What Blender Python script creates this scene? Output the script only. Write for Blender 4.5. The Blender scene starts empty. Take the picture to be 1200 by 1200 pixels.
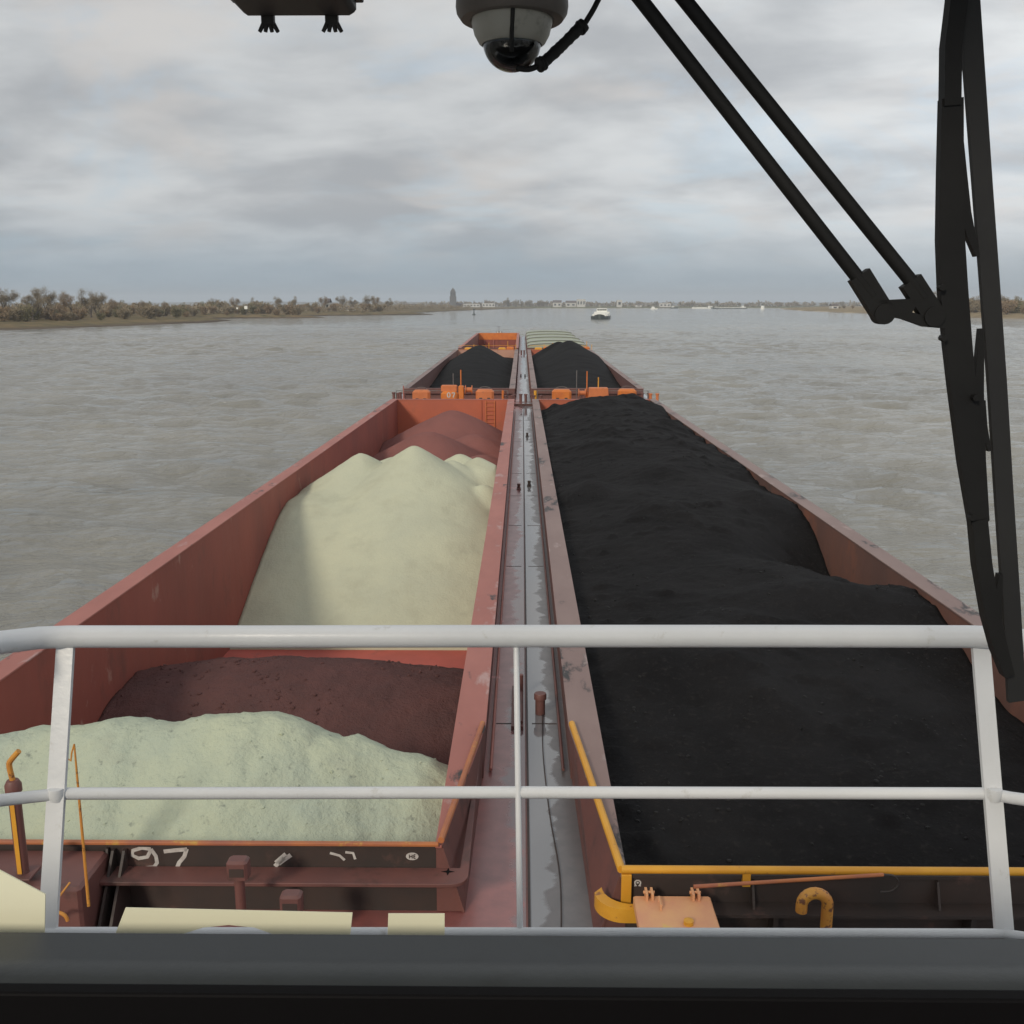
import bpy, math, random
import numpy as np
from mathutils import Vector, Matrix, Euler
R = math.radians
random.seed(7)
rng = np.random.default_rng(11)
scene = bpy.context.scene
COL = scene.collection

# ------------------------------------------------------------------ camera
FPX, HOR, VPX, CAMZ = 1150.0, 357.0, 612.0, 9.3
PITCH = math.atan((600 - HOR) / FPX)
YAW = math.atan((VPX - 600) / FPX * math.cos(PITCH))
cam_d = bpy.data.cameras.new("camera")
cam_d.sensor_width = 36; cam_d.lens = 36 * FPX / 1200
cam_d.clip_start = 0.05; cam_d.clip_end = 30000
cam = bpy.data.objects.new("camera", cam_d); COL.objects.link(cam)
cam.location = (0, 0, CAMZ); cam.rotation_euler = (math.pi / 2 - PITCH, 0, YAW)
scene.camera = cam

def ray(x, y):
    u = (x - 600) / FPX; v = (600 - y) / FPX
    cP, sP = math.cos(PITCH), math.sin(PITCH)
    r = Vector((u, cP + sP * v, -sP + cP * v))
    return Matrix.Rotation(YAW, 3, 'Z') @ r
def P(x, y, d):                      # the world point at forward distance d seen at that spot of the photograph
    r = ray(x, y); return Vector((r.x / r.y * d, d, CAMZ + r.z / r.y * d))
def Pz(x, y, z):
    r = ray(x, y); t = (z - CAMZ) / r.z; return Vector((r.x * t, r.y * t, z))

# ------------------------------------------------------------------ materials
def mat(name, col, col2=None, scale=1.0, detail=6, rough=.6, rough2=None, bump=0, bscale=20, metal=0,
        stain=None, stretch=(1, 1, 1), spec=.5, lo=.35, hi=.65, stain2=None, bdist=.02):
    m = bpy.data.materials.new(name); m.use_nodes = True
    nt = m.node_tree; N = nt.nodes; L = nt.links
    b = N["Principled BSDF"]
    b.inputs['Metallic'].default_value = metal
    b.inputs['Specular IOR Level'].default_value = spec
    tc = N.new('ShaderNodeTexCoord'); mp = N.new('ShaderNodeMapping')
    mp.inputs['Scale'].default_value = stretch
    L.new(tc.outputs['Object'], mp.inputs['Vector'])
    def noise(sc, det=6, ro=.6):
        n = N.new('ShaderNodeTexNoise'); n.inputs['Scale'].default_value = sc
        n.inputs['Detail'].default_value = det; n.inputs['Roughness'].default_value = ro
        L.new(mp.outputs[0], n.inputs['Vector']); return n
    def mrange(src, a, c, t0=0, t1=1):
        r = N.new('ShaderNodeMapRange'); r.inputs[1].default_value = a; r.inputs[2].default_value = c
        r.inputs[3].default_value = t0; r.inputs[4].default_value = t1; L.new(src, r.inputs[0]); return r
    n1 = noise(scale, detail); f = mrange(n1.outputs['Fac'], lo, hi)
    mx = N.new('ShaderNodeMix'); mx.data_type = 'RGBA'
    L.new(f.outputs[0], mx.inputs['Factor'])
    mx.inputs['A'].default_value = (*col, 1); mx.inputs['B'].default_value = (*(col2 or col), 1)
    out = mx.outputs['Result']
    for st in (stain, stain2):
        if st:
            c, sc, a, e = st
            n2 = noise(sc, 8, .65); f2 = mrange(n2.outputs['Fac'], a, e)
            mx2 = N.new('ShaderNodeMix'); mx2.data_type = 'RGBA'
            L.new(f2.outputs[0], mx2.inputs['Factor']); L.new(out, mx2.inputs['A'])
            mx2.inputs['B'].default_value = (*c, 1); out = mx2.outputs['Result']
    L.new(out, b.inputs['Base Color'])
    if rough2 is None: b.inputs['Roughness'].default_value = rough
    else:
        n3 = noise(scale * .7 + .13, 5); r = mrange(n3.outputs['Fac'], .4, .6, rough, rough2)
        L.new(r.outputs[0], b.inputs['Roughness'])
    if bump:
        n4 = noise(bscale, 6, .65); bp = N.new('ShaderNodeBump')
        bp.inputs['Strength'].default_value = bump; bp.inputs['Distance'].default_value = bdist
        L.new(n4.outputs['Fac'], bp.inputs['Height']); L.new(bp.outputs[0], b.inputs['Normal'])
    return m

M = {}
M['maroon'] = mat('maroon_primer', (.29, .072, .050), (.215, .057, .042), .5, rough=.68, bump=.5, bscale=.7, bdist=.12,
                  stain=((.10, .045, .035), .9, .56, .8), stretch=(1, .6, .35), stain2=((.36, .19, .15), 1.9, .64, .71))
M['rustwall'] = mat('rusty_brown_wall', (.165, .072, .052), (.11, .055, .044), .6, rough=.75, bump=.5, bscale=.7, bdist=.12,
                  stain=((.23, .085, .05), .8, .55, .68), stretch=(1, .6, .35), stain2=((.06, .045, .04), 1.6, .6, .72))
M['floor'] = mat('red_hold_floor', (.46, .10, .075), (.37, .085, .065), .6, rough=.75, stain=((.16, .07, .06), 1.1, .6, .75))
M['orange'] = mat('orange_primer', (.46, .115, .055), (.39, .10, .055), .4, rough=.65,
                  stain=((.30, .10, .06), .55, .52, .75), stain2=((.55, .24, .12), 1.9, .66, .75))
M['tanpink'] = mat('faded_pink_primer', (.50, .27, .19), (.42, .23, .18), .4, rough=.7, stain=((.28, .15, .12), .9, .55, .75))
M['orangebox'] = mat('orange_paint', (.62, .19, .03), (.52, .14, .03), 1.2, rough=.5, stain=((.2, .08, .03), 2.2, .6, .72))
M['coral'] = mat('coral_paint', (.58, .18, .06), (.5, .15, .05), 1.2, rough=.55, stain=((.25, .1, .05), 2.5, .6, .75))
M['pink'] = mat('worn_pink_coaming', (.40, .15, .12), (.325, .115, .092), .8, rough=.55, stretch=(1, .4, 1),
                stain=((.05, .04, .04), .75, .60, .64), stain2=((.43, .27, .25), 1.6, .6, .68), bump=.1, bscale=8)
M['pinkgrey'] = mat('worn_grey_coaming', (.255, .175, .158), (.20, .13, .118), .8, rough=.55, stretch=(1, .4, 1),
                    stain=((.03, .028, .028), .8, .57, .61), stain2=((.37, .28, .26), 1.6, .6, .68), bump=.1, bscale=8)
M['hull'] = mat('dark_hull', (.10, .045, .04), (.07, .035, .03), .5, rough=.6)
M['darksteel'] = mat('dark_dirty_shade_steel', (.05, .033, .028), (.035, .028, .026), 1.5, rough=.6, stain=((.10, .055, .045), 2.0, .58, .7), bump=.1, bscale=10)
M['brown'] = mat('brown_red_steel', (.16, .065, .055), (.12, .055, .05), 1.3, rough=.55, stain=((.07, .04, .035), 2.2, .55, .7), bump=.1, bscale=10)
M['yellow'] = mat('yellow_paint', (.66, .33, .03), (.58, .27, .025), 2, rough=.45, stain=((.22, .09, .04), 5, .62, .7))
M['orangeline'] = mat('rusty_orange_edge', (.46, .16, .05), (.30, .10, .06), 1.4, rough=.55, stain=((.5, .3, .06), 2.2, .58, .66))
M['hatchplate'] = mat('salmon_hatch', (.66, .36, .17), (.60, .28, .16), 2.2, rough=.45, stain=((.62, .42, .12), 2.4, .6, .7), bump=.08, bscale=14)
M['rustpipe'] = mat('rusty_yellow_pipe', (.55, .26, .04), (.5, .2, .04), 4, rough=.5, stain=((.15, .06, .03), 9, .55, .62))
M['white'] = mat('white_rail_paint', (.71, .725, .745), (.66, .675, .695), 3, rough=.28, stain=((.50, .49, .46), 14, .63, .76), stain2=((.36, .24, .16), 30, .745, .78), bump=.06, bscale=40)
M['sill'] = mat('grey_sill_paint', (.044, .049, .052), (.036, .041, .044), 4, rough=.45, bump=.08, bscale=60, stain=((.028, .030, .030), 7, .56, .75), stain2=((.08, .083, .08), 38, .70, .76))
M['black'] = mat('black_dash', (.0035, .003, .0035), (.003, .0025, .003), 5, rough=.7, spec=.15)
M['wiper'] = mat('black_wiper_steel', (.010, .010, .0105), (.014, .014, .014), 8, rough=.6, spec=.2)
M['rubber'] = mat('black_rubber', (.009, .009, .010), (.013, .013, .013), 8, rough=.65)
M['lampgrey'] = mat('dirty_grey_lamp', (.05, .046, .044), (.03, .028, .028), 12, rough=.6)
M['camgrey'] = mat('weathered_grey_plastic', (.52, .51, .46), (.44, .43, .38), 7, rough=.55, stain=((.10, .09, .075), 13, .58, .75))
M['ring'] = mat('dirty_brown_plastic', (.20, .175, .155), (.14, .125, .115), 9, rough=.6)
M['cream'] = mat('cream_reflection', (.90, .88, .66), (.86, .84, .64), 6, rough=.5)  # colour of the painted window reflections
M['sand'] = mat('pale_sand', (.515, .52, .385), (.46, .47, .36), .35, rough=.95, spec=.1, bump=.5, bscale=9, bdist=.05,
                stain=((.42, .42, .315), .55, .52, .74), stain2=((.36, .35, .27), 13, .63, .72))
M['lumpsand'] = mat('crusted_shade_tinted_sand', (.47, .505, .375), (.405, .455, .37), .5, rough=.95, spec=.1, bump=.8, bscale=5, bdist=.09,
                    stain=((.40, .43, .34), 1.5, .54, .72), stain2=((.26, .285, .235), 5.5, .60, .70))  # cooler, darker tint paints in the push boat's shade
M['ore'] = mat('dark_red_ore', (.125, .060, .056), (.095, .05, .048), .9, rough=.95, spec=.15, bump=1, bscale=11, bdist=.06,
               stain=((.22, .14, .12), 14, .70, .74))
M['redore'] = mat('red_ore', (.25, .105, .092), (.20, .088, .08), .3, rough=.95, spec=.1, bump=.6, bscale=9, bdist=.05)
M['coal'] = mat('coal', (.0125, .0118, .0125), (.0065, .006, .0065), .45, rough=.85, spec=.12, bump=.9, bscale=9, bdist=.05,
                stain=((.022, .020, .0195), 9, .55, .68), stain2=((.14, .14, .14), 22, .735, .755))  # fine pale specks paint glints into the coal
M['coallump'] = mat('shiny_coal_lump', (.0145, .0138, .014), (.008, .008, .008), 5, rough=.55, spec=.22)
M['shipwhite'] = mat('ship_white', (.82, .82, .78), (.75, .75, .7), 1, rough=.4)
M['shipgreen'] = mat('ship_dark_green', (.06, .075, .07), (.04, .05, .05), 1, rough=.5)
M['glassdark'] = mat('dark_window', (.03, .035, .04), rough=.1)
M['steelgrey'] = mat('grey_steel', (.16, .15, .145), (.11, .10, .10), 3, rough=.5)
M['hatchgreen'] = mat('grey_green_hatch', (.36, .39, .30), (.30, .33, .26), 1, rough=.5, stain=((.2, .19, .15), 2, .62, .75))
M['chalk'] = mat('white_marking', (.56, .54, .51), (.44, .40, .38), 14, rough=.8)
M['bark'] = mat('grey_brown_bark', (.10, .082, .066), (.075, .06, .05), 2, rough=.9)
M['twig'] = mat('bare_brown_twigs', (.27, .22, .145), (.215, .175, .12), .3, rough=.9)
M['twigred'] = mat('bare_russet_twigs', (.285, .205, .13), (.23, .175, .11), .3, rough=.9)
M['twiggreen'] = mat('olive_twigs', (.20, .18, .10), (.165, .15, .09), .3, rough=.9)
M['dark_ever'] = mat('dark_evergreen', (.045, .055, .045), (.06, .065, .05), .3, rough=.9)
M['brick'] = mat('town_brick', (.24, .17, .14), (.3, .22, .17), .2, rough=.9)
M['stone'] = mat('church_stone', (.12, .115, .115), (.09, .09, .09), .2, rough=.9)
M['plaster'] = mat('white_plaster', (.58, .57, .54), (.48, .47, .45), .2, rough=.8)
M['rooftile'] = mat('dark_roof_tile', (.13, .10, .095), (.10, .085, .08), .3, rough=.8)

def deck_material(name, dry, dry2, wet, side, w0, w1):  # wet: wet steel tone with the sky's sheen painted in
    # wet steel deck: rain water stands along the seam with a ragged edge, damp steel beyond it is rougher
    m = bpy.data.materials.new(name); m.use_nodes = True
    nt = m.node_tree; N = nt.nodes; L = nt.links; b = N["Principled BSDF"]
    tc = N.new('ShaderNodeTexCoord'); mp = N.new('ShaderNodeMapping'); mp.inputs['Scale'].default_value = (.5, 1.6, 1)
    L.new(tc.outputs['Object'], mp.inputs['Vector']); sp = N.new('ShaderNodeSeparateXYZ'); L.new(tc.outputs['Object'], sp.inputs[0])
    def mt(op, a, c):
        n = N.new('ShaderNodeMath'); n.operation = op
        for i, q in enumerate((a, c)):
            if isinstance(q, (int, float)): n.inputs[i].default_value = q
            else: L.new(q, n.inputs[i])
        return n.outputs[0]
    def nz(sc, det, vec, ro=.62):
        n = N.new('ShaderNodeTexNoise'); n.inputs['Scale'].default_value = sc; n.inputs['Detail'].default_value = det; n.inputs['Roughness'].default_value = ro; L.new(vec, n.inputs['Vector']); return n.outputs['Fac']
    def rg(q, a, c, d=0, e=1):
        r = N.new('ShaderNodeMapRange')
        for i, k in enumerate((a, c, d, e)): r.inputs[i + 1].default_value = k
        L.new(q, r.inputs[0]); return r.outputs[0]
    def mix(f, a, c):
        x = N.new('ShaderNodeMix'); x.data_type = 'RGBA'; L.new(f, x.inputs['Factor'])
        for k, q in (('A', a), ('B', c)):
            if isinstance(q, tuple): x.inputs[k].default_value = (*q, 1)
            else: L.new(q, x.inputs[k])
        return x.outputs['Result']
    dist = mt('SUBTRACT', 5.72, mt('ABSOLUTE', sp.outputs['X'], 0))
    rag = mt('MULTIPLY', mt('SUBTRACT', nz(1.0, 7, mp.outputs[0]), .5), .9)
    big = mt('MULTIPLY', mt('SUBTRACT', nz(.16, 3, tc.outputs['Object']), .5), 1.0)
    edge = mt('ADD', dist, mt('ADD', rag, big))
    f = rg(edge, w0, w1, 1, 0)
    fine = nz(3, 8, tc.outputs['Object'])
    col = mix(f, mix(rg(fine, .35, .65), dry, dry2), wet)  # wet tone lightened to paint in the sky's sheen
    pale = rg(nz(.55, 6, tc.outputs['Object'], .7), .62, .68)
    col = mix(pale, col, tuple(min(1, c * 1.9 + .03) for c in dry))
    L.new(col, b.inputs['Base Color'])
    ro = mt('ADD', rg(f, 0, 1, .32, .07), mt('MULTIPLY', mt('SUBTRACT', fine, .5), .2))
    L.new(ro, b.inputs['Roughness'])
    bp = N.new('ShaderNodeBump'); bp.inputs['Strength'].default_value = .10; bp.inputs['Distance'].default_value = .01
    L.new(fine, bp.inputs['Height']); L.new(bp.outputs[0], b.inputs['Normal'])
    b.inputs['IOR'].default_value = 1.9; b.inputs['Specular IOR Level'].default_value = .6
    return m
M['deckred'] = deck_material('damp_red_deck', (.30, .10, .09), (.22, .077, .073), (.19, .125, .13), -1, .16, .28)
M['deckgrey'] = deck_material('wet_grey_deck', (.12, .105, .105), (.085, .078, .08), (.21, .215, .23), 1, .36, .42)

def glass_mat():
    m = bpy.data.materials.new('clear_dome'); m.use_nodes = True; nt = m.node_tree; N = nt.nodes
    t = N.new('ShaderNodeBsdfTransparent'); t.inputs[0].default_value = (.86, .87, .88, 1)
    g = N.new('ShaderNodeBsdfGlossy'); g.inputs['Roughness'].default_value = .05; g.inputs[0].default_value = (.9, .9, .9, 1)
    f = N.new('ShaderNodeLayerWeight'); f.inputs[0].default_value = .35; x = N.new('ShaderNodeMixShader')
    nt.links.new(f.outputs['Fresnel'], x.inputs[0]); nt.links.new(t.outputs[0], x.inputs[1]); nt.links.new(g.outputs[0], x.inputs[2])
    nt.links.new(x.outputs[0], N['Material Output'].inputs[0]); return m
M['dome'] = glass_mat()

# ------------------------------------------------------------------ mesh helpers
class MB:
    def __init__(s): s.v = []; s.f = []
    def add(s, vs, fs):
        o = len(s.v); s.v += [tuple(v) for v in vs]; s.f += [tuple(i + o for i in f) for f in fs]; return s
    def box(s, x0, x1, y0, y1, z0, z1, mtx=None):
        vs = [Vector((x, y, z)) for z in (z0, z1) for y in (y0, y1) for x in (x0, x1)]
        if mtx is not None: vs = [mtx @ v for v in vs]
        return s.add(vs, [(0, 2, 3, 1), (4, 5, 7, 6), (0, 1, 5, 4), (2, 6, 7, 3), (0, 4, 6, 2), (1, 3, 7, 5)])
    def cbox(s, x0, x1, y0, y1, z0, z1, c=.03):            # a box with its vertical and top edges taken off
        pts = [(x0 + c, y0), (x1 - c, y0), (x1, y0 + c), (x1, y1 - c), (x1 - c, y1), (x0 + c, y1), (x0, y1 - c), (x0, y0 + c)]
        cx, cy = (x0 + x1) / 2, (y0 + y1) / 2
        ins = lambda p, k: (cx + (p[0] - cx) * (1 - 2 * k / max(x1 - x0, .001)), cy + (p[1] - cy) * (1 - 2 * k / max(y1 - y0, .001)))
        vs = [(*p, z0) for p in pts] + [(*p, z1 - c) for p in pts] + [(*ins(p, c), z1) for p in pts]
        fs = [tuple(range(7, -1, -1)), tuple(range(16, 24))]
        for r in (0, 8): fs += [(r + i, r + (i + 1) % 8, r + 8 + (i + 1) % 8, r + 8 + i) for i in range(8)]
        return s.add(vs, fs)
    def tube(s, path, r, n=10, cap=True):
        path = [Vector(p) for p in path]
        rs = r if isinstance(r, (list, tuple)) else [r] * len(path)
        up = None; vs = []
        for i, p in enumerate(path):
            t = (path[min(i + 1, len(path) - 1)] - path[max(i - 1, 0)]).normalized()
            if up is None:
                a = Vector((0, 0, 1)) if abs(t.z) < .9 else Vector((1, 0, 0))
            else: a = up
            e = t.cross(a)
            if e.length < 1e-6: e = t.orthogonal()
            e.normalize(); g = e.cross(t).normalized(); up = g
            for k in range(n):
                q = 2 * math.pi * k / n; vs.append(p + (e * math.cos(q) + g * math.sin(q)) * rs[i])
        fs = []
        for i in range(len(path) - 1):
            for k in range(n):
                fs.append((i * n + k, i * n + (k + 1) % n, (i + 1) * n + (k + 1) % n, (i + 1) * n + k))
        if cap: fs += [tuple(range(n - 1, -1, -1)), tuple((len(path) - 1) * n + k for k in range(n))]
        return s.add(vs, fs)
    def strip(s, path, w, t, nrm):                          # a flat bar of width w and thickness t following a path
        path = [Vector(p) for p in path]; nrm = Vector(nrm).normalized(); vs = []
        ws = w if isinstance(w, (list, tuple)) else [w] * len(path)
        for i, p in enumerate(path):
            d = (path[min(i + 1, len(path) - 1)] - path[max(i - 1, 0)]).normalized()
            e = d.cross(nrm).normalized(); h = ws[i] / 2
            vs += [p - e * h - nrm * t / 2, p + e * h - nrm * t / 2, p + e * h + nrm * t / 2, p - e * h + nrm * t / 2]
        fs = [(0, 3, 2, 1)]
        for i in range(len(path) - 1):
            a = i * 4; fs += [(a + k, a + (k + 1) % 4, a + 4 + (k + 1) % 4, a + 4 + k) for k in range(4)]
        a = (len(path) - 1) * 4; fs.append((a, a + 1, a + 2, a + 3))
        return s.add(vs, fs)
    def lathe(s, prof, c=(0, 0, 0), n=28):
        vs = []; m = len(prof)
        for k in range(n):
            q = 2 * math.pi * k / n
            vs += [(c[0] + r * math.cos(q), c[1] + r * math.sin(q), c[2] + z) for r, z in prof]
        fs = [(k * m + i, ((k + 1) % n) * m + i, ((k + 1) % n) * m + i + 1, k * m + i + 1) for k in range(n) for i in range(m - 1)]
        return s.add(vs, fs)
    def prism(s, poly, ext):                                # a polygon of 3-D points pushed along ext
        n = len(poly); ext = Vector(ext); a = [Vector(p) for p in poly]
        vs = a + [p + ext for p in a]
        fs = [tuple(range(n - 1, -1, -1)), tuple(range(n, 2 * n))] + [(i, (i + 1) % n, n + (i + 1) % n, n + i) for i in range(n)]
        return s.add(vs, fs)
    def build(s, name, m, parent=None, smooth=35, bevel=0):
        me = bpy.data.meshes.new(name); me.from_pydata(s.v, [], s.f); me.validate()
        me.materials.append(m if not isinstance(m, str) else M[m])
        import bmesh
        bm = bmesh.new(); bm.from_mesh(me); bmesh.ops.recalc_face_normals(bm, faces=bm.faces); bm.to_mesh(me); bm.free()
        if smooth:
            me.polygons.foreach_set('use_smooth', [True] * len(me.polygons)); me.set_sharp_from_angle(angle=R(smooth))
        o = bpy.data.objects.new(name, me); COL.objects.link(o)
        if parent: o.parent = parent
        if bevel:
            b = o.modifiers.new('bevel', 'BEVEL'); b.width = bevel; b.segments = 2; b.limit_method = 'ANGLE'; b.angle_limit = R(50)
        return o

def tag(o, label=None, cat=None, group=None, kind=None):
    if label: o['label'] = label
    if cat: o['category'] = cat
    if group: o['group'] = group
    if kind: o['kind'] = kind
    return o
def empty(name, loc=(0, 0, 0), rot=(0, 0, 0)):
    o = bpy.data.objects.new(name, None); COL.objects.link(o); o.location = loc; o.rotation_euler = rot
    o.empty_display_size = .3; return o
def copy_tree(o, parent=None):
    c = o.copy(); COL.objects.link(c); c.parent = parent
    for ch in list(o.children): copy_tree(ch, c)
    return c
def curve(pts, n=24):                                       # Catmull-Rom through points
    pts = [Vector(p) for p in pts]; out = []
    for i in range(len(pts) - 1):
        p0, p1, p2, p3 = pts[max(i - 1, 0)], pts[i], pts[i + 1], pts[min(i + 2, len(pts) - 1)]
        for k in range(n):
            t = k / n
            out.append(.5 * ((2 * p1) + (p2 - p0) * t + (2 * p0 - 5 * p1 + 4 * p2 - p3) * t * t + (3 * p1 - p0 - 3 * p2 + p3) * t ** 3))
    return out + [pts[-1]]

# value noise on arrays
def vnoise(x, y, seed=0):
    xi = np.floor(x).astype(np.int64); yi = np.floor(y).astype(np.int64); fx = x - xi; fy = y - yi
    fx = fx * fx * (3 - 2 * fx); fy = fy * fy * (3 - 2 * fy)
    def h(a, b):
        n = (a * 374761393 + b * 668265263 + seed * 974711) & 0x7fffffff
        n = ((n ^ (n >> 13)) * 1274126177) & 0x7fffffff
        return ((n ^ (n >> 16)) & 0xffff) / 65535.0
    return (h(xi, yi) * (1 - fx) + h(xi + 1, yi) * fx) * (1 - fy) + (h(xi, yi + 1) * (1 - fx) + h(xi + 1, yi + 1) * fx) * fy
def fbm(x, y, seed=0, o=5, g=.5):
    a = 1; t = 0; s = 0
    for i in range(o):
        t = t + a * (vnoise(x, y, seed + i * 17) - .5) * 2; s += a; a *= g; x = x * 2.03 + 3.1; y = y * 2.03 + 1.7
    return t / s
def grid_mesh(name, X, Y, Z, m, keep=None):
    ny, nx = X.shape
    vs = np.stack([X, Y, Z], -1).reshape(-1, 3)
    i = np.arange(ny - 1)[:, None] * nx + np.arange(nx - 1)[None, :]
    fs = np.stack([i, i + 1, i + nx + 1, i + nx], -1).reshape(-1, 4)
    if keep is not None: fs = fs[keep.reshape(-1)]
    me = bpy.data.meshes.new(name)
    me.vertices.add(len(vs)); me.vertices.foreach_set('co', vs.astype(np.float32).ravel())
    me.loops.add(len(fs) * 4); me.loops.foreach_set('vertex_index', fs.astype(np.int32).ravel())
    me.polygons.add(len(fs)); me.polygons.foreach_set('loop_start', np.arange(0, len(fs) * 4, 4, dtype=np.int32))
    me.update(calc_edges=True); me.validate()
    me.polygons.foreach_set('use_smooth', [True] * len(me.polygons))
    me.materials.append(M[m] if isinstance(m, str) else m)
    o = bpy.data.objects.new(name, me); COL.objects.link(o); return o

# ------------------------------------------------------------------ light and sky
SUN_E, SUN_A = 28, 28                                       # elevation, degrees left of dead astern
sd = bpy.data.lights.new('sun', 'SUN'); sd.energy = 2.0; sd.angle = R(9); sd.color = (1, .90, .74)
sun = bpy.data.objects.new('sun', sd); COL.objects.link(sun); sun.location = (-30, -60, 60)
ldir = Vector((math.sin(R(SUN_A)) * math.cos(R(SUN_E)), math.cos(R(SUN_A)) * math.cos(R(SUN_E)), -math.sin(R(SUN_E))))
sun.rotation_euler = ldir.to_track_quat('-Z', 'Y').to_euler()

w = bpy.data.worlds.new("World"); scene.world = w; w.use_nodes = True
nt = w.node_tree; N = nt.nodes; L = nt.links
bg = N['Background']; bg.inputs['Strength'].default_value = .1
sky = N.new('ShaderNodeTexSky'); sky.sky_type = 'NISHITA'; sky.sun_disc = False
sky.sun_elevation = R(SUN_E); sky.sun_rotation = R(180 + SUN_A); sky.air_density = 1; sky.dust_density = 2
tc = N.new('ShaderNodeTexCoord'); sep = N.new('ShaderNodeSeparateXYZ'); L.new(tc.outputs['Generated'], sep.inputs[0])
def math_n(op, a, b=None, c=None, clamp=False):
    n = N.new('ShaderNodeMath'); n.operation = op; n.use_clamp = clamp
    for i, q in enumerate((a, b, c)):
        if q is None: continue
        if isinstance(q, (int, float)): n.inputs[i].default_value = q
        else: L.new(q, n.inputs[i])
    return n.outputs[0]
zc = math_n('MAXIMUM', sep.outputs['Z'], 0.0)
den = math_n('ADD', zc, .24)
px_ = math_n('DIVIDE', sep.outputs['X'], den); py_ = math_n('DIVIDE', sep.outputs['Y'], den)
cmb = N.new('ShaderNodeCombineXYZ'); L.new(px_, cmb.inputs[0]); L.new(py_, cmb.inputs[1])
def wnoise(scale, det, rough, off, dist=.3, stretch=(1, 1, 1)):
    mp = N.new('ShaderNodeMapping'); mp.inputs['Location'].default_value = off; mp.inputs['Scale'].default_value = stretch
    L.new(cmb.outputs[0], mp.inputs[0])
    n = N.new('ShaderNodeTexNoise'); n.inputs['Scale'].default_value = scale; n.inputs['Detail'].default_value = det
    n.inputs['Roughness'].default_value = rough; n.inputs['Distortion'].default_value = dist
    L.new(mp.outputs[0], n.inputs[0]); return n.outputs['Fac']
def wrange(src, a, b, c=0, d=1):
    r = N.new('ShaderNodeMapRange'); r.interpolation_type = 'SMOOTHSTEP'
    for i, q in enumerate((a, b, c, d)): r.inputs[i + 1].default_value = q
    L.new(src, r.inputs[0]); return r.outputs[0]
def wmix(f, a, b):
    m = N.new('ShaderNodeMix'); m.data_type = 'RGBA'
    if isinstance(f, (int, float)): m.inputs['Factor'].default_value = f
    else: L.new(f, m.inputs['Factor'])
    for k, q in (('A', a), ('B', b)):
        if isinstance(q, tuple): m.inputs[k].default_value = (*[c * 10 for c in q], 1)
        else: L.new(q, m.inputs[k])
    return m.outputs['Result']
rot = R(24)
def cnoise(scale, det, rough, off, dist=.4, stretch=(1, 1, 1)):
    mp = N.new('ShaderNodeMapping'); mp.inputs['Location'].default_value = off; mp.inputs['Scale'].default_value = stretch; mp.inputs['Rotation'].default_value = (0, 0, rot)
    L.new(cmb.outputs[0], mp.inputs[0])
    n = N.new('ShaderNodeTexNoise'); n.inputs['Scale'].default_value = scale; n.inputs['Detail'].default_value = det
    n.inputs['Roughness'].default_value = rough; n.inputs['Distortion'].default_value = dist
    L.new(mp.outputs[0], n.inputs[0]); return n.outputs['Fac']
cl1 = cnoise(1.35, 6, .52, (3.1, 1.4, 0), .3, (1, 1.3, 1))
cl2 = cnoise(4.2, 4, .5, (9.4, 5.2, 0), .3, (1, 1.3, 1))
mixc = math_n('ADD', math_n('MULTIPLY', cl1, .76), math_n('MULTIPLY', cl2, .24))
shade = wrange(mixc, .37, .62)
cloud = wmix(shade, (.425, .445, .468), (.665, .685, .695))
warm = wmix(wrange(cnoise(1.7, 5, .5, (1.3, 7.7, 0)), .50, .66, 0, .55), cloud, (.66, .625, .595))
gap = wrange(cnoise(1.9, 7, .6, (6.6, 2.9, 0), .6), .50, .68, 0, .42)
body0 = wmix(gap, warm, wmix(.7, sky.outputs[0], (.55, .69, .81)))
lobe = wrange(sep.outputs['X'], -.15, .55, .96, 1.27)         # the overcast is thinner and brighter to starboard
vm = N.new('ShaderNodeVectorMath'); vm.operation = 'SCALE'; L.new(body0, vm.inputs[0]); L.new(lobe, vm.inputs['Scale'])
body = vm.outputs[0]
hz = wrange(sep.outputs['Z'], .0, .10, 1, 0)                # the far cloud base, blue-grey over the horizon
band = wmix(math_n('MULTIPLY', hz, .92), body, wmix(wrange(wnoise(.5, 3, .5, (2, 2, 0), .2, (.25, 1, 1)), .4, .65), (.275, .375, .455), (.38, .46, .515)))
L.new(band, bg.inputs['Color'])

scene.view_settings.view_transform = 'Standard'; scene.view_settings.look = 'None'
scene.view_settings.exposure = 0; scene.view_settings.gamma = 1
scene.render.engine = 'CYCLES'
scene.cycles.max_bounces = 6; scene.cycles.diffuse_bounces = 3; scene.cycles.glossy_bounces = 3
scene.cycles.volume_bounces = 0; scene.cycles.transparent_max_bounces = 8
scene.cycles.use_denoising = True

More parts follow.
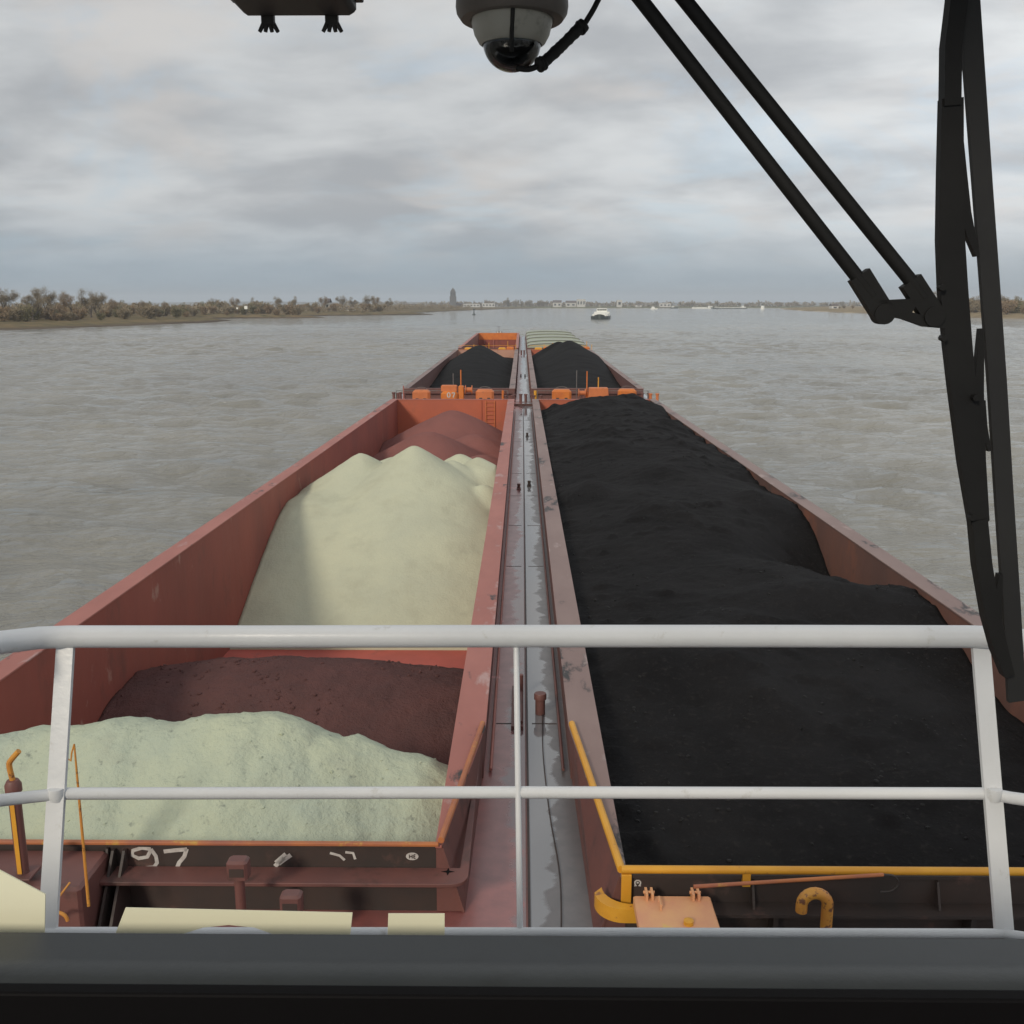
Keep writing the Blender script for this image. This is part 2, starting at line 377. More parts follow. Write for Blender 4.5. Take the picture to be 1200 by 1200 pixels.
# ------------------------------------------------------------------ the river
def graded(a0, a1, s0, near0, near1, gmax, k):
    mid = list(np.arange(near0, near1, s0)); up = []; q = near1; s = s0
    while q < a1: up.append(q); s = min(s * k, gmax); q += s
    up.append(a1); dn = []; q = near0; s = s0
    while True:
        s = min(s * k, gmax); q -= s
        if q <= a0: break
        dn.append(q)
    return np.array([a0] + dn[::-1] + mid + up)
gx = graded(-9000, 9000, .75, -125, 150, 400, 1.02)
gy = graded(-400, 10000, .75, 5, 300, 400, 1.014)
X, Y = np.meshgrid(gx, gy)
SX = np.gradient(gx)[None, :] * np.ones_like(X); SY = np.gradient(gy)[:, None] * np.ones_like(X)
Z = np.zeros_like(X)
for i in range(60):
    lam = 1.5 * (1.032 ** i) * rng.uniform(.9, 1.1); ang = rng.normal(R(70), R(30))
    kx, ky = math.cos(ang) / lam, math.sin(ang) / lam
    att = np.clip(lam / (np.abs(math.cos(ang)) * SX + np.abs(math.sin(ang)) * SY) / 3 - .4, 0, 1)
    ph = 2 * math.pi * (X * kx + Y * ky) + rng.uniform(0, 6.28) + 1.2 * fbm(X / 40, Y / 40, 100 + i, 2)
    Z += att * (.0125 * lam ** .55) * (np.sin(ph) + .25 * np.sin(2 * ph + 1.2))
Z *= .8 + .6 * fbm(X / 55, Y / 55, 5, 3)
cx = (X[:-1, :-1] + X[1:, 1:]) / 2; cy = (Y[:-1, :-1] + Y[1:, 1:]) / 2
keep = ~((np.abs(cx - .1) < 10.86) & (cy > 9) & (cy < 236.8)) & ~((np.abs(cx) < 5.5) & (cy > -28) & (cy < 7))
def water_mat():
    m = bpy.data.materials.new('river_water'); m.use_nodes = True
    nt = m.node_tree; N = nt.nodes; L = nt.links; b = N['Principled BSDF']
    tc = N.new('ShaderNodeTexCoord')
    def noise(sc, det, st=(1, 1, 1), ro=.6, rot=0):
        mp = N.new('ShaderNodeMapping'); mp.inputs['Scale'].default_value = st; mp.inputs['Rotation'].default_value = (0, 0, rot)
        L.new(tc.outputs['Object'], mp.inputs[0]); n = N.new('ShaderNodeTexNoise'); n.inputs['Scale'].default_value = sc
        n.inputs['Detail'].default_value = det; n.inputs['Roughness'].default_value = ro; L.new(mp.outputs[0], n.inputs[0]); return n.outputs['Fac']
    def rg(s, a, b_, c=0, d=1):
        r = N.new('ShaderNodeMapRange')
        for i, q in enumerate((a, b_, c, d)): r.inputs[i + 1].default_value = q
        L.new(s, r.inputs[0]); return r.outputs[0]
    mx = N.new('ShaderNodeMix'); mx.data_type = 'RGBA'
    mx.inputs['A'].default_value = (.245, .234, .198, 1); mx.inputs['B'].default_value = (.175, .17, .148, 1)
    L.new(rg(noise(.035, 5, (1, .6, 1)), .38, .62), mx.inputs['Factor'])
    fm = N.new('ShaderNodeMix'); fm.data_type = 'RGBA'; fm.inputs['B'].default_value = (.6, .6, .57, 1)
    L.new(mx.outputs['Result'], fm.inputs['A'])
    mu = N.new('ShaderNodeMath'); mu.operation = 'MULTIPLY'
    L.new(rg(noise(.16, 6, (.5, 1.3, 1), .65), .655, .70), mu.inputs[0]); L.new(rg(noise(2.2, 5), .5, .62), mu.inputs[1])
    L.new(mu.outputs[0], fm.inputs['Factor']); L.new(fm.outputs['Result'], b.inputs['Base Color'])
    b.inputs['Roughness'].default_value = .07; b.inputs['IOR'].default_value = 1.5
    b1 = N.new('ShaderNodeBump'); b1.inputs['Strength'].default_value = .9; b1.inputs['Distance'].default_value = .55
    L.new(noise(.9, 6, (.55, 1.25, 1), .62, R(-20)), b1.inputs['Height'])
    b2 = N.new('ShaderNodeBump'); b2.inputs['Strength'].default_value = .4; b2.inputs['Distance'].default_value = 1.2
    L.new(noise(.13, 4, (.5, 1.4, 1), .6, R(-20)), b2.inputs['Height']); L.new(b1.outputs[0], b2.inputs['Normal'])
    L.new(b2.outputs[0], b.inputs['Normal']); return m
tag(grid_mesh('river_water', X, Y, Z, water_mat(), keep), kind='structure')

# ------------------------------------------------------------------ land
def land_mat(nm, g1, g2, g3, s1, s2):
    m = bpy.data.materials.new(nm); m.use_nodes = True
    nt = m.node_tree; N = nt.nodes; L = nt.links; b = N['Principled BSDF']
    b.inputs['Roughness'].default_value = .95; b.inputs['Specular IOR Level'].default_value = .1
    g = N.new('ShaderNodeNewGeometry'); s = N.new('ShaderNodeSeparateXYZ'); L.new(g.outputs['Position'], s.inputs[0])
    def noise(sc, st):
        mp = N.new('ShaderNodeMapping'); mp.inputs['Scale'].default_value = st; L.new(g.outputs['Position'], mp.inputs[0])
        n = N.new('ShaderNodeTexNoise'); n.inputs['Scale'].default_value = sc; n.inputs['Detail'].default_value = 6; L.new(mp.outputs[0], n.inputs[0]); return n.outputs['Fac']
    def rg(q, a, c):
        r = N.new('ShaderNodeMapRange'); r.inputs[1].default_value = a; r.inputs[2].default_value = c; L.new(q, r.inputs[0]); return r.outputs[0]
    def mix(f, a, c):
        x = N.new('ShaderNodeMix'); x.data_type = 'RGBA'; L.new(f, x.inputs['Factor'])
        for k, q in (('A', a), ('B', c)):
            if isinstance(q, tuple): x.inputs[k].default_value = (*q, 1)
            else: L.new(q, x.inputs[k])
        return x.outputs['Result']
    grass = mix(rg(noise(.02, (1, .5, 1)), .4, .6), g1, g2)
    grass = mix(rg(noise(.15, (1, 1, 1)), .45, .65), grass, g3)
    shore = mix(rg(noise(.008, (1, 1, 1)), .48, .58), s1, s2)
    ad = N.new('ShaderNodeMath'); ad.operation = 'MULTIPLY_ADD'; L.new(noise(.08, (1, 1, 1)), ad.inputs[0]); ad.inputs[1].default_value = 1.2
    L.new(s.outputs['Z'], ad.inputs[2])
    c = mix(rg(ad.outputs[0], 1.1, 1.6), shore, grass)
    L.new(c, b.inputs['Base Color']); return m
M['land'] = land_mat('left_bank_soil', (.165, .130, .068), (.205, .15, .085), (.10, .09, .05), (.085, .066, .048), (.12, .095, .07))
M['landright'] = land_mat('right_bank_soil', (.26, .20, .12), (.30, .235, .145), (.19, .15, .09), (.22, .175, .12), (.42, .36, .26))
M['landfar'] = land_mat('far_bank_soil', (.12, .135, .055), (.15, .14, .07), (.10, .105, .05), (.28, .24, .17), (.45, .40, .3))
def resample(pts, step):
    out = []
    for a, b in zip(pts[:-1], pts[1:]):
        a, b = np.array(a, float), np.array(b, float); n = max(1, int(np.linalg.norm(b - a) / step))
        for k in range(n): out.append(a + (b - a) * k / n)
    out.append(np.array(pts[-1], float)); return np.array(out)
def land(name, shore, axis, sign, prof, step=9, mm='land'):
    s = resample(shore, step)
    j = fbm(s[:, 0] / 30, s[:, 1] / 30, 41, 4) * 7
    if axis == 0: s[:, 0] += j
    else: s[:, 1] += j
    cols_x, cols_y, cols_z = [], [], []
    for off, z in prof:
        nz = fbm(s[:, 0] / 25 + off, s[:, 1] / 25, 77, 3) * (.35 if off > 5 else .1) * min(1, off / 30)
        cols_x.append(s[:, 0] + (sign * off if axis == 0 else 0)); cols_y.append(s[:, 1] + (sign * off if axis == 1 else 0)); cols_z.append(np.full(len(s), z) + nz)
    return tag(grid_mesh(name, np.stack(cols_x, 1), np.stack(cols_y, 1), np.stack(cols_z, 1), mm), kind='structure')
LEFT = [(-420, -300), (-330, 60), (-240, 250), (-196, 345), (-176, 440), (-168, 520), (-172, 590), (-205, 640), (-196, 690), (-138, 716), (-146, 730),
        (-190, 770), (-160, 850), (-84, 945), (-150, 1010), (-120, 1180), (-100, 1500), (-50, 2000), (40, 2600)]
RIGHT = [(620, -300), (520, 300), (380, 560), (322, 690), (312, 770), (345, 960), (356, 1030), (420, 1500), (560, 2200), (760, 2720)]
FAR = [(-40, 2560), (40, 2590), (200, 2640), (420, 2700), (760, 2720), (3500, 2740)]
PROF = [(-6, -1), (0, -.05), (3, .45), (9, 1.0), (20, 1.9), (45, 2.6), (90, 3.0), (200, 3.0), (600, 3.0), (2500, 3.0), (8500, 3.0)]
land('left_bank_ground', LEFT, 0, -1, PROF)
land('right_bank_ground', RIGHT, 0, 1, [(-6, -1), (0, -.05), (4, .5), (14, 1.6), (35, 3.2), (80, 4.6), (160, 5.2), (600, 5), (2500, 4), (8500, 3)], 9, 'landright')
land('far_bank_ground', FAR, 1, 1, [(-20, -1), (0, -.1), (15, .6), (50, 2.8), (120, 3), (600, 3), (2500, 3), (6800, 3)], 30, 'landfar')
hb = MB(); hx = np.linspace(-7000, 9000, 120); top = 16 + 22 * np.clip(fbm(hx / 1100, hx * 0, 9, 4) + .3 + np.clip((hx - 500) / 6000, 0, .5), 0, 2)
hp = [(hx[0], 8600, -2)] + [(x, 8600, z) for x, z in zip(hx, top)] + [(hx[-1], 8600, -2)]
hv = []
for yy, k in ((8300, 0.0), (8600, 1.0), (9000, .2)): hv += [(x, yy, 1 + k * z) for x, z in zip(hx, top)]
hb.add(hv, [(r * 120 + i, r * 120 + i + 1, (r + 1) * 120 + i + 1, (r + 1) * 120 + i) for r in range(2) for i in range(119)])
tag(hb.build('distant_hills', mat('wooded_ridge', (.07, .075, .06), (.09, .085, .06), .004, rough=1)), kind='structure')

# ------------------------------------------------------------------ barges
SEAM = .1; HW = 5.718
def xl(s, dist): return s * (dist - 5.72)                   # distance from the seam -> local x of a barge on side s
CUT = 8.2; AL, AR = 4.65, 3.98                             # where the cut corner starts; inner face of the two near aft coamings
def make_barge(s, ystern, zdeck, tilt, label, deckmat, topmat, wallmat, endmat, near=False, A=3.75):
    root = empty('cargo_barge', (SEAM + s * 5.72, ystern, zdeck), (tilt, 0, 0))
    tag(root, label, 'barge', 'barges of the convoy')
    F = 71.9                                       # inner faces of the aft and fore coaming
    I, O = 4.5, 4.96; D = -3.5; H0 = A - .29 if near else A  # where the hold begins
    h = MB()
    h.box(-HW, -4.6, 0, 76.58, -3.9, -.004).box(4.6, HW, 0, 76.58, -3.9, -.004)
    h.box(-4.6, 4.6, 0, A - .36, -3.9, -.004).box(-4.6, 4.6, F + .1, 76.58, -3.9, -.004).box(-4.6, 4.6, A - .1, F + .1, -3.9, D - .02)
    h.build('hull', 'hull', root, 0)
    d = MB()
    for x0, x1, y0, y1 in ((-HW, -4.8, 0, 76.58), (4.8, HW, 0, 76.58), (-4.8, 4.8, 0, A - .30), (-4.8, 4.8, F + .3, 76.58)):
        d.box(x0, x1, y0, y1, -.003, .004)
    d.build('deck', deckmat, root, 0)
    k = MB()
    for sg in (-1, 1):                                      # side walls of the hold, floor to coaming lip
        k.box(*sorted((sg * I, sg * (I + .06))), H0, F, D, .955)
    k.box(-I - .06, I + .06, H0 - .06 if not near else H0 - .025, H0, D, .955)
    k.build('hold_wall', wallmat, root, 0)
    f = MB(); f.box(-I, I, H0, F, D - .015, D); f.build('hold_floor', 'floor', root, 0)
    e = MB(); e.box(-I - .06, I + .06, F, F + .06, D, .955)
    e.build('end_bulkhead', endmat, root, 0)
    c = MB()                                                # outer plating of the coaming with its brackets
    for sg in (-1, 1):
        ya = CUT if (near and sg == -s) else A - .32
        c.box(*sorted((sg * (O - .04), sg * O)), ya, F + .32, 0, .955)
        y = ya + 1.9 if not (near and sg == -s) else 1e9
        while y < F:
            c.prism([(sg * O, y, .01), (sg * (O + .16), y, .01), (sg * (O + .03), y, .9), (sg * O, y, .9)], (0, .025, 0)); y += 3.2
    c.build('coaming_plate', 'brown', root, 0)
    t = MB()
    for sg in (-1, 1):
        if near and sg == -s:                               # the aft corner of the inner coaming is cut back
            t.prism([(sg * (I - .03), A - .36, .955), (sg * (I + .06), A - .36, .955), (sg * (O + .05), CUT, .955), (sg * (O + .05), F + .36, .955), (sg * (I - .03), F + .36, .955)], (0, 0, .045))
        else: t.box(*sorted((sg * (I - .03), sg * (O + .05))), A - .36, F + .36, .955, 1.0)
    t.build('coaming_top', topmat, root, 0, .012)
    a = MB(); a.box(-I + .03, I - .03, A - .36, A + .03 if not near else H0 + .01, .955, .998); x0_, x1_ = (-O + .04, O - .04) if not near else ((-O + .04, I + .02) if s < 0 else (-I - .02, O - .04))
    a.box(x0_, x1_, A - .32, A - .28, 0, .955)
    for x in ((-2.35, .05) if near and s < 0 else np.linspace(-2.9, 4.1, 4)): a.prism([(x, A - .321, .605), (x, A - .50, .605), (x, A - .37, .93), (x, A - .321, .93)], (.03, 0, 0))
    a.box(x0_, x1_, A - .60, A - .325, .56, .60)
    a.build('aft_coaming', 'darksteel' if near else 'brown', root, 0)  # near face: dirt plus the push boat's shade put into the dark colour
    g = MB(); g.box(-I + .03, I - .03, F - .03, F + .36, .955, .998); g.box(-O + .04, O - .04, F + .28, F + .32, 0, .955)
    g.build('fore_coaming', 'coral' if not near else 'pink', root, 0)
    return root
def coam(b, y): return b                                    # (kept simple: coaming heights follow each barge's own trim)

BL1 = make_barge(-1, 7.6, 1.256, -.0062, 'red open cargo barge nearest on the left with two pale sand heaps and red ore', 'deckred', 'pink', 'maroon', 'orange', True, AL)
BR1 = make_barge(1, 7.6, 1.256, -.0062, 'open barge nearest on the right heaped with black coal behind a yellow rail', 'deckgrey', 'pinkgrey', 'rustwall', 'orange', True, AR)
BL2 = make_barge(-1, 84.2, 1.0, .0055, 'middle left barge with one pointed coal heap before an empty hold', 'deckred', 'pinkgrey', 'brown', 'tanpink')
BR2 = make_barge(1, 84.2, 1.0, .0055, 'middle right barge with the tallest coal heap before green hatch covers', 'deckgrey', 'pinkgrey', 'brown', 'orange')
BL3 = make_barge(-1, 160.8, 1.30, .0075, 'farthest left barge at the bow with an empty orange and red hold', 'deckred', 'pink', 'brown', 'maroon')
BR3 = make_barge(1, 160.8, 1.30, .0075, 'farthest right barge at the bow under grey green hatch covers', 'deckgrey', 'pinkgrey', 'brown', 'orange')

# ----- far hold bulkhead details: stiffeners, a ladder, an orange upper band on the bow barge
def ladder(root, x, y):
    b = MB()
    for dx in (-.35, .35): b.box(x + dx - .03, x + dx + .03, y - .12, y - .06, -3.4, .9)
    for z in np.arange(-3.2, .9, .33): b.tube([(x - .35, y - .09, z), (x + .35, y - .09, z)], .02, 6)
    b.build('ladder', 'coral', root)
ladder(BL1, 4.5 - 1.45, 71.9); ladder(BR1, 2, 71.9)
b = MB(); b.box(2.3, 2.36, 71.80, 71.9, -3.4, .95); b.build('bulkhead_stiffener', 'orange', BL1, 0)
b = MB(); b.box(-4.44, 4.44, 71.80, 71.895, -.55, .952); b.build('bulkhead_band', 'orangebox', BL3, 0)
for x in (-3.2, -1.1): MB().box(x - .1, x + .1, 71.6, 71.78, -3.4, -.6).build('bulkhead_post', 'pink', BL3, 0)
b = MB(); b.box(-.4, .9, 72.0, 72.3, 1.0, 1.35); b.build('lamp_bracket', 'steelgrey', BL3, 0)
for x in (-.1, .55): MB().box(x - .16, x + .16, 71.93, 71.99, 1.06, 1.3).build('white_lamp', 'shipwhite', BL3, 0)
MB().tube([(.2, 72.3, 0), (.2, 72.3, 2.6)], .05, 6).tube([(-.3, 72.3, 2.35), (.7, 72.3, 2.35)], .04, 6).build('bow_mast', 'steelgrey', BL3)

# ----- hatch covers on the farthest right barge
for i in range(9):
    y0 = 3.9 + i * 7.6; zz = 1.02 + (.34 if i % 2 else .16)
    sec = [(4.95 * math.cos(q) , zz + .52 * math.sin(q) ** .8) for q in np.linspace(0, math.pi, 15)]
    MB().prism([(x, y0 - .25, z) for x, z in sec] + [(-4.95, y0 - .25, 1.005), (4.95, y0 - .25, 1.005)], (0, 7.9 if i % 2 else 7.3, 0)).build('hatch_cover', 'hatchgreen', BR3, 30)
    rib = MB()
    for yy in (y0 - .3,):
        rib.prism([(x * 1.004, yy, z + .06) for x, z in sec] + [(x * .99, yy, z - .03) for x, z in sec[::-1]], (0, .12, 0))
    rib.build('hatch_edge', 'steelgrey', BR3, 30)

# ----- winches, boxes, posts on the decks between the barges
def winch(root, x, y, w_, h_, m='orangebox'):
    b = MB(); b.cbox(x - w_ / 2, x + w_ / 2, y - .55, y + .55, 0, h_, .18)
    o = b.build('winch_housing', m, root)
    for dx in (-.22, .22): MB().box(x + dx * w_ - .12, x + dx * w_ + .12, y - .575, y - .55, h_ - .95, h_ - .66).build('housing_opening', 'darksteel', o, 0)
    r = MB(); ring = [(x + .32 * w_ * math.cos(q), y, h_ + .02 + .2 * math.sin(q)) for q in np.linspace(0, math.pi, 9)]
    r.tube(ring, .025, 6); r.build('lifting_bow', 'steelgrey', o)
    return o
def drum(root, x, y, z, r=.38):
    b = MB(); pr = [(0, -.30), (r, -.30), (r, -.24), (r * .55, -.24), (r * .55, .24), (r, .24), (r, .30), (0, .30)]
    b.lathe(pr, (0, 0, 0), 18); o = b.build('winch_drum', 'coral', root)
    o.location = (x, y, z); o.rotation_euler = (0, math.pi / 2, 0); return o
def bollard(root, x, y, h_=.6, r=.14, m='brown'):
    b = MB()
    for dx in (-.28, .28): b.lathe([(0, 0), (r * .85, 0), (r * .85, h_ - .14), (r * 1.15, h_ - .12), (r * 1.15, h_ - .02), (0, h_)], (x + dx, y, .03), 14)
    b.box(x - .55, x + .55, y - .2, y + .2, .004, .03); return b.build('bollard', m, root)
def post(root, x, y, h_, r=.06, m='yellow', base=True, name='deck_post'):
    b = MB(); b.tube([(x, y, 0), (x, y, h_)], r, 8)
    if base: b.tube([(x, y, 0), (x, y, h_ * .45)], r * 1.7, 8)
    return b.build(name, m, root)
def fore_gear(root, s, y, full=True):
    c = root.location.x
    X_ = lambda X: X - c
    if s < 0:
        winch(root, X_(-8.4), y, 1.45, 1.55, 'coral'); winch(root, X_(-3.1), y, 1.5, 1.6, 'coral')
        o = winch(root, X_(-6.05), y, 1.4, 1.45, 'orangebox')
        b = MB(); b.cbox(X_(-6.75), X_(-5.4), y - .3, y + .3, 1.44, 1.95, .08)
        b.build('cable_reel_cover', 'coral', o)
        MB().cbox(X_(-5.3), X_(-4.85), y - .3, y + .3, 0, 1.9, .06).build('motor_box', 'orangebox', root)
        post(root, X_(-5.1), y, 3.2, .05, 'orangebox', False); post(root, X_(-5.75), y + .2, 2.9, .04, 'steelgrey', False)
        drum(root, X_(-4.45), y, 1.55)
        bollard(root, X_(-10.5), y + .4, 1.3); bollard(root, X_(-1.1), y, 1.1); post(root, X_(-9.9), y, 1.9, .05, 'pink', True); post(root, X_(-1.6), y, 1.5, .1, 'orangebox', False)
    else:
        winch(root, X_(3.3), y, 1.6, 1.6); winch(root, X_(8.75), y, 1.5, 1.65)
        b = MB(); pts = [(-.95, 0), (.95, 0), (.78, 1.75), (-.78, 1.75)]
        b.prism([(X_(6.35) + px, y - .5, pz) for px, pz in pts], (0, 1.0, 0)); o = b.build('winch_hood', 'coral', root, 0, .05)
        MB().tube([(X_(6.35), y, 1.74), (X_(6.35), y, 2.6)], .05, 8).build('hood_handle', 'yellow', o)
        post(root, X_(5.4), y, 3.1, .05, 'orangebox', True); post(root, X_(4.55), y + .2, 3.15, .035, 'steelgrey', False)
        drum(root, X_(5.0), y, 1.3, .34); bollard(root, X_(11.0), y, 1.25, m='coral'); bollard(root, X_(1.3), y, 1.1)
        post(root, X_(1.1), y, 1.5, .12, 'yellow', False)
    b = MB(); xa, xb = (X_(-10.6), X_(-1.2)) if s < 0 else (X_(1.3), X_(10.6))
    b.tube([(xa, y + .7, 1.42), (xb, y + .7, 1.42)], .03, 6)
    for x in np.linspace(xa, xb, 6): b.tube([(x, y + .7, 0), (x, y + .7, 1.42)], .03, 6)
    b.build('deck_rail', 'steelgrey', root)
fore_gear(BL1, -1, 74.6); fore_gear(BR1, 1, 74.6)
for rt, s, X_s in ((BL2, -1, (-8.6, -6.2, -3.2, -1.9)), (BR2, 1, (2.6, 4.0, 9.4, 10.2))):
    for k, X in enumerate(X_s):
        x = X - rt.location.x
        MB().cbox(x - .6, x + .6, 74.2, 75.2, 0, 1.2 + .12 * (k % 2), .15).build('winch_housing', 'orangebox' if k % 2 else 'yellow', rt)
        post(rt, x + .9, 74.5, 1.7 + .25 * (k % 3), .05, 'yellow', False)
    MB().tube([(-4.6, 75.4, 1.45), (4.6, 75.4, 1.45)], .03, 6).build('deck_rail', 'yellow', rt)
for rt, s in ((BL2, -1), (BR2, 1), (BL3, -1), (BR3, 1)):
    bollard(rt, xl(s, .5), 1.2, .7); bollard(rt, xl(s, 10.6), 1.2, .8)
# small deck fittings along the seam
for rt, s in ((BL1, -1), (BR1, 1), (BL2, -1), (BR2, 1)):
    for yy in {id(BL1): (36.6,), id(BR1): (37.4, 55.8)}.get(id(rt), (30,)):
        b = MB(); x = xl(s, .24); b.lathe([(0, 0), (.05, 0), (.05, .18), (.08, .20), (.08, .25), (0, .26)], (x, yy, .004), 10)
        b.box(x - .10, x + .10, yy - .25, yy + .25, .004, .04); b.box(x - .07, x + .07, yy + .12, yy + .18, .04, .18)
        b.build('deck_cleat', 'darksteel' if s > 0 else 'brown', rt)
MB().lathe([(0, 0), (.10, 0), (.10, .31), (.125, .32), (.125, .42), (.115, .44), (0, .44)], (xl(1, .28), 18.6 - 7.6, .01), 16).build('mooring_bollard', 'brown', BR1)
b = MB(); b.box(xl(-1, .30), xl(-1, .06), 10.2, 12.3, .004, .09); b.tube([(xl(-1, .12), 10.3, .12), (xl(-1, .12), 12.2, .12)], .05, 8)
b.tube([(xl(-1, .12), 11.9, .1), (xl(-1, .12), 11.9, .5)], .06, 8); b.build('coupling_bracket', 'brown', BL1)
for s, rt in ((-1, BL1), (1, BR1)):                          # rubbing strip at the meeting edges and a pipe at the coaming foot
    MB().box(*sorted((xl(s, .003), xl(s, .03))), .05, 76.3, .004, .02).build('rubbing_strip', 'brown' if s < 0 else 'darksteel', rt, 0)
    MB().tube([(xl(s, .64), 8.4, .07), (xl(s, .64), 71, .07)], .028, 8).build('deck_pipe', 'pink' if s < 0 else 'brown', rt)
    w_ = MB()
    for yy in np.arange(10.5, 70, 6.1): w_.box(*sorted((xl(s, .11), xl(s, .60))), yy, yy + .035, .004, .010)
    w_.build('deck_seam', 'darksteel', rt, 0)
cp = [(xl(1, .33), 11.2, .03), (xl(1, .30), 9.2, .03), (xl(1, .36), 7.0, .03), (xl(1, .46), 5.2, .03), (xl(1, .42), 3.6, .03)]
tag(MB().tube([BR1.matrix_basis @ Vector(p) for p in curve(cp, 8)], .009, 6).build('mooring_line', 'darksteel'), 'thin dark line lying on the wet grey deck below the bollard', 'rope')

# ----- aft end of the two near barges
def corner(rt, s, railmat, sidemat, A):
    # the coaming plate leans inwards towards its aft corner and carries a pipe along its upper edge
    yb = A - .33
    top = [(xl(s, .74), CUT, .99), (xl(s, 1.16), yb, 1.0)]; bot = [(xl(s, .78), CUT, .01), (xl(s, .86), yb - .04, .01)]
    MB().prism([top[0], top[1], bot[1], bot[0]], (s * .03, 0, 0)).build('corner_plate', sidemat, rt, 0)
    MB().prism([(xl(s, .88), yb - .02, .02), (xl(s, 1.24), yb - .02, .02), (xl(s, 1.24), yb, .95), (xl(s, 1.16), yb, .95)], (0, .03, 0)).build('corner_plate', sidemat, rt, 0)
    MB().tube([(xl(s, .77), CUT, 1.03), (xl(s, 1.17), A - .35, 1.07)], .045 if s < 0 else .055, 10).build('side_rail', railmat, rt)
corner(BL1, -1, 'orangeline', 'brown', AL); corner(BR1, 1, 'yellow', 'brown', AR)
# right: yellow pipe rail along the aft coaming, corner fender, hatch, gooseneck
b = MB(); b.tube([(xl(1, 1.17), AR - .35, 1.07), (5.0, AR - .35, 1.07)], .052, 12)
for x in (xl(1, 2.75), 1.9, 4.4): b.box(x - .05, x + .05, AR - .39, AR - .33, .86, 1.05)
b.build('aft_rail', 'yellow', BR1)
b = MB(); arc = [(xl(1, 1.20) + .36 * math.cos(q), AR - .30 + .36 * math.sin(q)) for q in np.linspace(math.pi, 1.5 * math.pi, 9)]
arc.append((xl(1, 1.62), AR - .66))
inn = [(x + .1, y + .12) for x, y in arc]
b.prism([(x, y, .52) for x, y in arc] + [(x, y, .52) for x, y in inn[::-1]], (0, 0, .19)); b.build('corner_fender', 'yellow', BR1, 40)
b = MB(); b.box(xl(1, 1.17), xl(1, 1.30), AR - .40, AR - .355, .62, 1.02); b.build('corner_post', 'yellow', BR1, 0, .01)
def hatch(rt, x0, x1, y0, y1):
    b = MB(); b.cbox(x0, x1, y0, y1, .72, .84, .015); o = b.build('hatch_lid', 'hatchplate', rt)
    f = MB(); f.box(x0 + .06, x1 - .06, y0 + .06, y1 - .06, .004, .72); f.build('hatch_trunk', 'darksteel', o, 0)
    zt = .84
    for fx in (.2, .8):
        g = MB(); x = x0 + (x1 - x0) * fx
        g.box(x - .05, x - .02, y1 - .12, y1 + .04, zt - .01, zt + .09).box(x + .02, x + .05, y1 - .12, y1 + .04, zt - .01, zt + .09).tube([(x - .07, y1 - .02, zt + .06), (x + .07, y1 - .02, zt + .06)], .018, 8)
        g.build('hatch_hinge', 'hatchplate', o)
    x = x0 + (x1 - x0) * .32
    MB().tube([(x, y1 - .12, zt), (x, y1 - .12, zt + .06), (x, y1 - .30, zt + .06), (x, y1 - .30, zt)], .014, 6).build('hatch_handle', 'hatchplate', o)
    x = x0 + (x1 - x0) * .62
    MB().lathe([(0, 0), (.06, 0), (.06, .05), (.04, .06), (0, .06)], (x, y1 - .58, zt), 12).build('hatch_handle', 'yellow', o)
def loc(rt, v): return rt.matrix_basis.inverted() @ Vector(v)
h0 = loc(BR1, Pz(742, 1048, 2.09)); h1 = loc(BR1, Pz(832, 1048, 2.09))
hatch(BR1, h0.x, h1.x, h0.y - .95, h0.y)
gx_ = loc(BR1, P(970, 1060, 10.6)).x; gy_ = 10.6 - 7.6; gt = P(958, 1041, 10.6).z - 1.256 + .02
b = MB(); r_ = .155; gt -= r_ + .07; path = [(gx_, gy_, 0), (gx_, gy_, gt)] + [(gx_ - r_ + r_ * math.cos(q), gy_, gt + r_ * math.sin(q)) for q in np.linspace(.2, math.pi, 10)] + [(gx_ - 2 * r_, gy_, gt - .09)]
b.tube(path, .07, 14); o = b.build('gooseneck_vent', 'rustpipe', BR1)
MB().lathe([(0, .004), (.15, .004), (.15, .03), (.075, .03)], (gx_, gy_, 0), 16).build('vent_flange', 'darksteel', o)
for x in np.linspace(xl(1, 3.1), 4.8, 4): MB().box(x - .03, x + .03, AR - .56, AR - .33, .01, .555).build('shelf_bracket', 'darksteel', BR1, 0)
# loose boathook lying against the rail
b = MB(); p0 = P(813, 1039, 10.75); p1 = P(1035, 1025, 11.12)
b.tube([p0, p0.lerp(p1, .5), p1], .024, 8); bh = b.build('boathook', 'orangeline')
tag(bh, 'rusty orange boathook leaning under the yellow aft rail', 'boathook')
hk = [p1 + Vector((0, 0, 0)), p1 + Vector((.14, 0, -.02)), p1 + Vector((.2, 0, -.12)), p1 + Vector((.12, 0, -.22)), p1 + Vector((-.02, 0, -.24))]
MB().tube(curve(hk, 6), .014, 6).build('hook', 'darksteel', bh)

